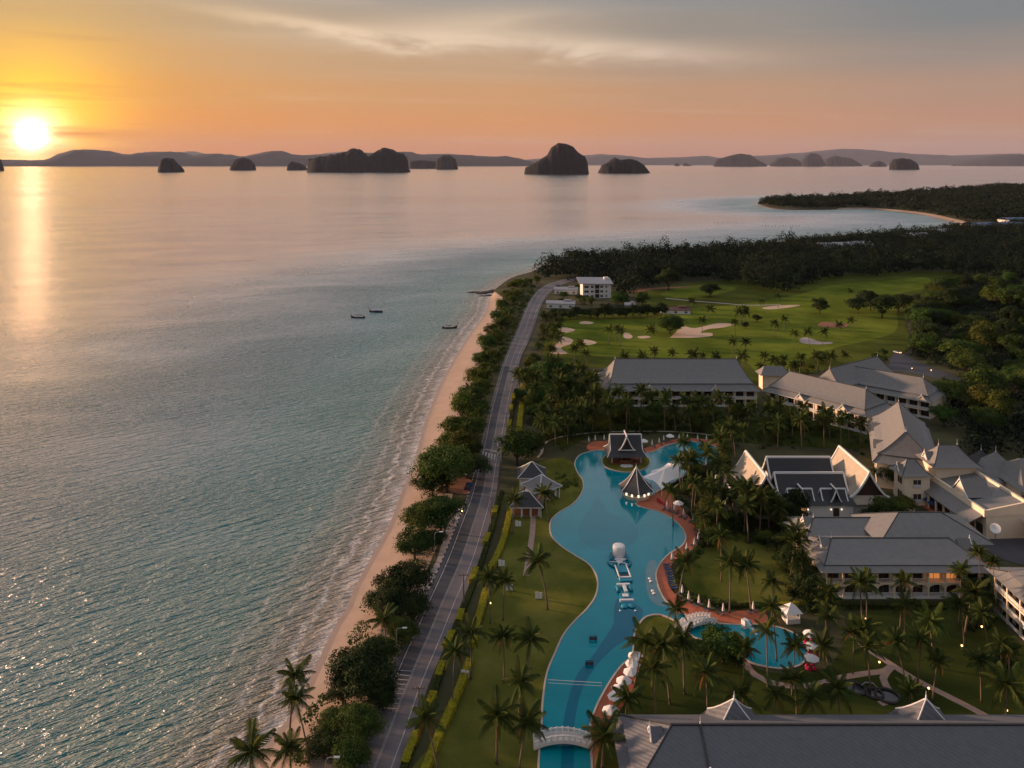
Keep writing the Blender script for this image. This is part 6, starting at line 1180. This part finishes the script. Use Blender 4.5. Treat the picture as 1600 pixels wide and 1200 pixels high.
# ------------------------------------------------------------------ roadside
for i, (xt, yt, xb, yb) in enumerate([(802,576,802,602),(796,596,798,622),(786,645,789,680),(778,695,781,733),(774,745,776,774),(760,777,764,822),(719,896,721,948),(641,1072,650,1130)]):
    p = P(xb, yb); h = (CAM_H-GZ)*(yb-yt)/(yb-HZ); o = tag(empty('power_pole', (p.x+.6, p.y, GZ), R(5)), ords[i]+' concrete power pole along the road, counted from the far end', 'pole', 'power poles along the road'); MB().tube([(0,0,0),(-.1,0,h)], [.19,.12], 8).build('shaft', MT['concrete'], o); MB().box(-1.3,1.1,-.08,.08,h-.5,h-.34).build('crossarm', MT['concrete'], o)
    for x in (-1.2,-.5,.5,1.0): MB().lathe([(.05,0),(.09,.1),(.04,.25)], 6).build('insulator', MT['stone'], o, False, (x,0,h-.34))
    if i == 3: MB().lathe([(.3,0),(.3,.9),(.05,1.0)], 8).build('transformer', MT['metal'], o, False, (-1.2,0,h-.6))
for i, (px, py, h) in enumerate([(633,981,8),(527,1183,8),(728,741,7.5),(690,831,8)]):
    p = P(px, py, GZ+h); o = tag(empty('street_light', (p.x-1.9, p.y, GZ)), ['street light arm over the kerb beside the dark shore trees','street light arm over the kerb at the bottom edge','street light arm beside the wide beach tree','street light arm over the dusty lay-by'][i], 'street light', 'street lights on the sea side'); MB().tube([(0,0,0),(0,0,h-.6),(.3,0,h-.1),(1.5,0,h)], [.1,.08,.07,.05], 6).build('mast', MT['metal'], o); MB().box(1.3,2.3,-.16,.16,h-.08,h+.1).build('lamp_head', MT['trim'], o)
p = P(735,760); o = tag(empty('parked_pickup', (p.x-.6, p.y-1.5, GZ+.05), R(-10)), 'dark blue pickup parked under the wide beach tree', 'pickup')
m = MB(); m.box(-.9,.9,-2.5,2.5,.45,1.0); m.build('body', MT['paint_blue'], o); m = MB(); m.add([(-.85,-.5,1.0),(.85,-.5,1.0),(.85,1.4,1.0),(-.85,1.4,1.0),(-.72,-.2,1.65),(.72,-.2,1.65),(.72,.9,1.65),(-.72,.9,1.65)], [(4,5,6,7),(0,1,5,4),(1,2,6,5),(2,3,7,6),(3,0,4,7)]); m.build('cab', MT['paint_blue'], o); MB().add([(-.7,-.42,1.05),(.7,-.42,1.05),(.64,-.25,1.55),(-.64,-.25,1.55)], [(0,1,2,3)]).build('rear_window', MT['glass'], o); MB().box(-.75,.75,-2.3,-.6,1.0,1.04).build('load_bed', MT['rubber'], o)
for sx in (-.9, .9):
    for sy in (-1.6, 1.6): MB().lathe([(.02,-.12),(.36,-.12),(.36,.12),(.02,.12)], 14).build('wheel', MT['rubber'], o, False, (sx, sy, .36), (0, R(90), 0))
    MB().box(sx*.75-.12, sx*.75+.12, -2.53, -2.48, .75, .9).build('tail_light', MT['red'], o)
c = P(1402,552); o = tag(empty('parked_car', (c.x, c.y, GZ+.06), R(30)), 'small pale car with glowing headlights at the head of the drive', 'car'); MB().box(-.85,.85,-2,2,.4,.95).build('body', MT['trim'], o); MB().add([(-.8,-1.2,.95),(.8,-1.2,.95),(.8,1,.95),(-.8,1,.95),(-.65,-.8,1.45),(.65,-.8,1.45),(.65,.6,1.45),(-.65,.6,1.45)], [(4,5,6,7),(0,1,5,4),(1,2,6,5),(2,3,7,6),(3,0,4,7)]).build('cabin', MT['glass'], o)
for s in (-.6, .6):
    MB().lathe([(.02,0),(.22,.05),(.02,.12)], 10).build('headlight', MT['lamp'], o, False, (s,-2.02,.7), (R(90),0,0))
    for y in (-1.3, 1.3): MB().lathe([(.02,-.1),(.32,-.1),(.32,.1),(.02,.1)], 12).build('wheel', MT['rubber'], o, False, (s*1.4, y, .32), (0, R(90), 0))
# ------------------------------------------------------------------ boats, rocks, stakes
def longtail(label, px, py, rz, canopy=True):
    o = tag(empty('longtail_boat', P(px, py, 0), rz), label, 'boat', 'longtail boats at anchor'); n = 14; m = MB(); b = 0
    for i in range(n+1):
        u = i/n; x = -4.8+10.2*u; w = 1.0*math.sin(math.pi*min(1, .16+.84*u)**.9)**.6*(1 if u < .9 else (1-u)*9+.08); z1 = .62+1.9*max(0, u-.62)**1.8*4.2+.25*max(0, .25-u); z0 = -.3+1.5*max(0, u-.78)**1.4*4
        m.v += [(x,-w,z1),(x,-w*.6,z0+.05),(x,0,z0),(x,w*.6,z0+.05),(x,w,z1),(x,w*.85,z1-.1),(x,0,z0+.3),(x,-w*.85,z1-.1)]
    for i in range(n):
        for k in range(8): m.f.append((i*8+k, i*8+(k+1)%8, i*8+8+(k+1)%8, i*8+8+k))
    m.f.append(tuple(range(8))); m.f.append(tuple(n*8+k for k in range(8))[::-1]); m.build('hull', MT['hull'], o, False)
    MB().tube([(5.3,0,2.2),(5.7,0,3.3),(5.9,0,4.1)], [.2,.13,.05], 6).build('prow_post', MT['hull'], o)
    if canopy:
        g = MB()
        for i in range(6): a0, a1 = math.pi*i/6, math.pi*(i+1)/6; g.add([(-2.6,-1.0*math.cos(a0),2.0+.35*math.sin(a0)),(1.4,-1.0*math.cos(a0),2.0+.35*math.sin(a0)),(1.4,-1.0*math.cos(a1),2.0+.35*math.sin(a1)),(-2.6,-1.0*math.cos(a1),2.0+.35*math.sin(a1))], [(0,1,2,3)])
        g.build('canopy', MT['hull_top'], o)
        for x in (-2.5, -.6, 1.3):
            for y in (-.95, .95): MB().bar((x,y,.5), (x,y,2.02), .06).build('canopy_post', MT['wood'], o)
    else: MB().box(-3,2.2,-.8,.8,.6,1.3).build('tarpaulin', MT['blue'], o)
    MB().box(-4.4,-3.6,-.35,.35,.7,1.5).build('engine', MT['stone'], o); MB().bar((-4.2,0,1.3), (-8.2,.3,.4), .08).build('tail_shaft', MT['metal'], o); return o
longtail('left longtail boat with a pale canopy, prow pointing left', 560, 497, R(178)); longtail('middle longtail boat covered by a dark tarpaulin', 588, 488, R(176), False); longtail('right longtail boat nearest the beach, prow pointing right', 702, 513, R(6))
for i, (px, py, s) in enumerate([(35,266.6,4.0),(58,265,4.0)]):
    o = longtail(('left' if i == 0 else 'right')+' of two tiny boats on the sun path at the left', px, py, R(170)); o.scale = (s,)*3; o['group'] = 'far boats on the sun path'
g = np.random.default_rng(77); rk = []
for i, (px, py, w, h) in enumerate([(742,457,7,.8),(752,459,6,.9),(760,457,7,1.1),(768,456,6,1.4),(775,455,7,1.6),(783,454,6,1.7),(765,462,4,.8),(755,462.5,4,.5),(789,456,5,1.8)]):
    m = MB(); n = 12; prf = [(1.0,-.6),(1.0,.1),(.8,.6),(.45,.95),(.02,1.0)]
    for r_, z_ in prf:
        for k in range(n): a = 2*math.pi*k/n; q = r_*(1+.3*mnoise.noise(Vector((math.cos(a)*1.5+i*3, math.sin(a)*1.5, z_)))); m.v.append((q*w*math.cos(a), q*w*.55*math.sin(a), z_*h))
    for j in range(len(prf)-1):
        for k in range(n): m.f.append((j*n+k, j*n+(k+1)%n, (j+1)*n+(k+1)%n, (j+1)*n+k))
    m.f.append(tuple((len(prf)-1)*n+k for k in range(n)))
    tag(m.build('shore_rock', MT['stone'], None, True, P(px, py, 0)), ['outermost flat rock of the dark spit','second rock from the tip of the spit','third rock from the tip of the spit','middle rock of the dark spit','fifth rock from the tip of the spit','tall rock near the root of the spit','small rock off the beach side of the spit','low rock just clear of the spit on the beach side','rock under the trees at the root of the spit'][i], 'rock', 'rocks of the dark spit')
m = MB()
for x0, x1, y in ((1005,1060,343),(1115,1160,349),(1190,1250,354),(970,1000,341)):
    for k in range(12):
        p = P(x0+(x1-x0)*k/11+g.uniform(-1.5,1.5), y+g.uniform(-.6,.6), 0); m.bar((p.x,p.y,-1), (p.x+g.uniform(-.3,.3),p.y,2.6), .45)
tag(m.build('fishing_stakes', MT['hull']), 'rows of tiny fishing stakes standing in the far bay', 'stakes', None, 'stuff')
# two tall bare trees on the far shore
for px, py, h, lb in ((1141,394,17,'leafless tall tree standing out against the water on the far shore'),(1162,396,13,'sparse half-bare tree right of the leafless one')):
    p = P(px, py); o = tag(empty('bare_tree', (p.x, p.y, GZ)), lb, 'tree'); t = MB(); gg = np.random.default_rng(px)
    t.tube([(0,0,0),(.3,0,h*.5),(0,0,h*.95)], [.55,.35,.08], 6)
    for k in range(16):
        z = h*gg.uniform(.4,.9); a = gg.uniform(0, 6.28); l = h*gg.uniform(.15,.4); t.tube([(.1,0,z),(l*.5*math.cos(a),l*.5*math.sin(a),z+l*.4),(l*math.cos(a),l*math.sin(a),z+l*.75)], [.2,.13,.06], 4)
    t.build('trunk', MT['bark'], o)
    q = crown_quads(gg, h*.3, h*.25, 8, 10 if px < 1150 else 26, .8); q[:,:,2] += h*.82; link('crown', quads_mesh('crown', q, MT['forest']), o)
# ------------------------------------------------------------------ labels that single out each tree of a grove
_u = ['first','second','third','fourth','fifth','sixth','seventh','eighth','ninth']; _t = ['tenth','eleventh','twelfth','thirteenth','fourteenth','fifteenth','sixteenth','seventeenth','eighteenth','nineteenth']
WORDS = ['nearest']+[w+' nearest' for w in _u[1:]+_t+['twentieth']+['twenty-'+w for w in _u]+['thirtieth']+['thirty-'+w for w in _u]+['fortieth']+['forty-'+w for w in _u]]
def spread(group, noun, spots, tail):
    obs = [o for o in col.objects if o.parent is None and o.get('group') == group]; bins = {}
    for o in obs:
        h = 7.0; px = 800+FOC*o.location.x/o.location.y; py = HZ+FOC*(CAM_H-GZ-h)/o.location.y
        k = min(range(len(spots)), key=lambda i: (px-spots[i][0])**2+((py-spots[i][1])*1.5)**2); bins.setdefault(k, []).append(o)
    for k, l in bins.items():
        l.sort(key=lambda o: o.location.y)
        for i, o in enumerate(l): o['label'] = ('farthest' if i == len(l)-1 and i > 0 else WORDS[min(i, len(WORDS)-1)])+' '+noun+' '+spots[k][2]+tail
GS = [(860,610,'below the small gate drive'),(905,625,'beside the left corner of the long wing'),(865,680,'above the villas'),(835,650,'left of the grove by the road hedge'),(885,640,'left of the long wing gable'),(935,665,'behind the left upper deck'),(985,655,'behind the island pavilion'),(1040,655,'behind the open parasol'),(1090,660,'below the middle of the long wing'),(1140,665,'below the right gablet of the long wing'),(1190,675,'below the right end of the long wing'),(1240,680,'below the slanting wing'),(1300,690,'behind the rear Thai hall'),(900,690,'at the pool bank left of the pavilion'),(1140,690,'above the gate gables')]
spread('palms of the pool grove', 'grove palm', GS, ''); spread('leafy trees of the pool grove', 'leafy grove tree', GS, '')
SS = [(1070,745,'right of the sail canopy'),(1110,740,'left of the gate gables'),(1105,790,'above the red deck bend'),(1150,800,'below the gate gables'),(1190,820,'left of the Thai porch'),(1225,860,'right of the deck lawn'),(1250,900,'left of the arcade block'),(1240,935,'above the white kiosk')]
spread('palms of the deck thicket', 'thicket palm', SS, ''); spread('leafy trees of the deck thicket', 'leafy thicket tree', SS, '')
spread('palms of the right garden', 'garden palm', [(1300,1000,'right of the children pool'),(1360,1050,'above the ring garden'),(1420,1000,'in front of the arcade block'),(1480,1060,'on the lawn by the slanting path'),(1560,1060,'near the right edge')], '')
spread('palms along the fairway', 'fairway palm', [(905,545,'by the snake-shaped bunker'),(960,512,'on the left fairway'),(1020,552,'behind the left half of the long wing'),(1090,555,'behind the right half of the long wing'),(1150,530,'in the middle of the fairway'),(1150,488,'beside the long bunker'),(1215,562,'behind the linking roof'),(1265,520,'by the white sand patch'),(1300,556,'behind the rear wings')], '')
RS = [(x, y, 'of the right wood '+t) for x, y, t in ((1450,480,'by the last fairway'),(1560,480,'below the far right skyline'),(1620,500,'cut by the right edge above the drive'),(1620,560,'cut by the right edge beside the drive'),(1550,545,'on the slope right of the drive'),(1450,530,'left of the drive'),(1500,470,'above the drive head'),(1560,465,'at the far right'),(1520,520,'above the drive'),(1580,520,'right of the drive, at the edge'),(1470,560,'on the drive bank'),(1540,570,'below the drive bank'),(1590,580,'at the right edge by the lamp'),(1520,640,'behind the golden trees'),(1580,640,'right of the golden trees'),(1520,690,'above the tower block'),(1580,690,'above the pyramid roof'))]
spread('woodland right of the hotel', 'tree', RS, '')
spread('trees of the upper beach belt', 'belt tree', [(710,690,'above the wide beach tree'),(735,640,'beside the middle beach'),(750,590,'at the narrowing beach'),(770,525,'by the straight road'),(790,475,'near the dark spit'),(820,443,'at the road bend')], '')
spread('palms of the beach belt', 'belt palm', [(715,690,'above the wide beach tree'),(740,610,'beside the middle beach'),(770,540,'at the narrowing beach'),(795,495,'near the dark spit')], '')
spread('trees of the roadside belt', 'roadside tree', [(845,520,'left of the bunkers'),(830,575,'by the small gate')], ''); spread('palms of the roadside belt', 'roadside palm', [(850,510,'left of the small bunker'),(860,560,'left of the snake-shaped bunker')], '')
spread('trees behind the slanting wings', 'clipped tree', [(1230,585,'behind the linking roof'),(1290,572,'behind the slanting wing'),(1370,555,'at the drive mouth')], ''); spread('trees left of the arcade block', 'dark tree', [(1240,830,'at the upper left corner of the arcade block'),(1265,900,'at the lower left corner of the arcade block')], '')
spread('trees round the white house', 'garden tree', [(870,465,'left of the white house'),(940,475,'below the white house'),(995,475,'right of the white house')], '')
_o = [o for o in col.objects if o.parent is None and o.get('group') == 'tall screen of trees beside the golf course']
for i, o in enumerate(sorted(_o, key=lambda o: o.location.x)): o['label'] = ords[i % 17]+' dark tree from the left in the tall screen behind the small bunkers'
# ------------------------------------------------------------------ the air
hb = MB().box(-95000, 95000, -4000, 95000, -40, 2600)
hm = bpy.data.materials.new('haze_air'); hm.use_nodes = True; hn = hm.node_tree; hn.nodes.clear()
ho = hn.nodes.new('ShaderNodeOutputMaterial'); hv = hn.nodes.new('ShaderNodeVolumePrincipled'); hn.links.new(hv.outputs[0], ho.inputs['Volume'])
hv.inputs['Color'].default_value = (.66,.70,.90,1); hv.inputs['Density'].default_value = 0.65e-5; hv.inputs['Anisotropy'].default_value = 0.0
tag(hb.build('haze', hm), 'thin evening haze hanging over the bay and islands', 'haze', kind='stuff')
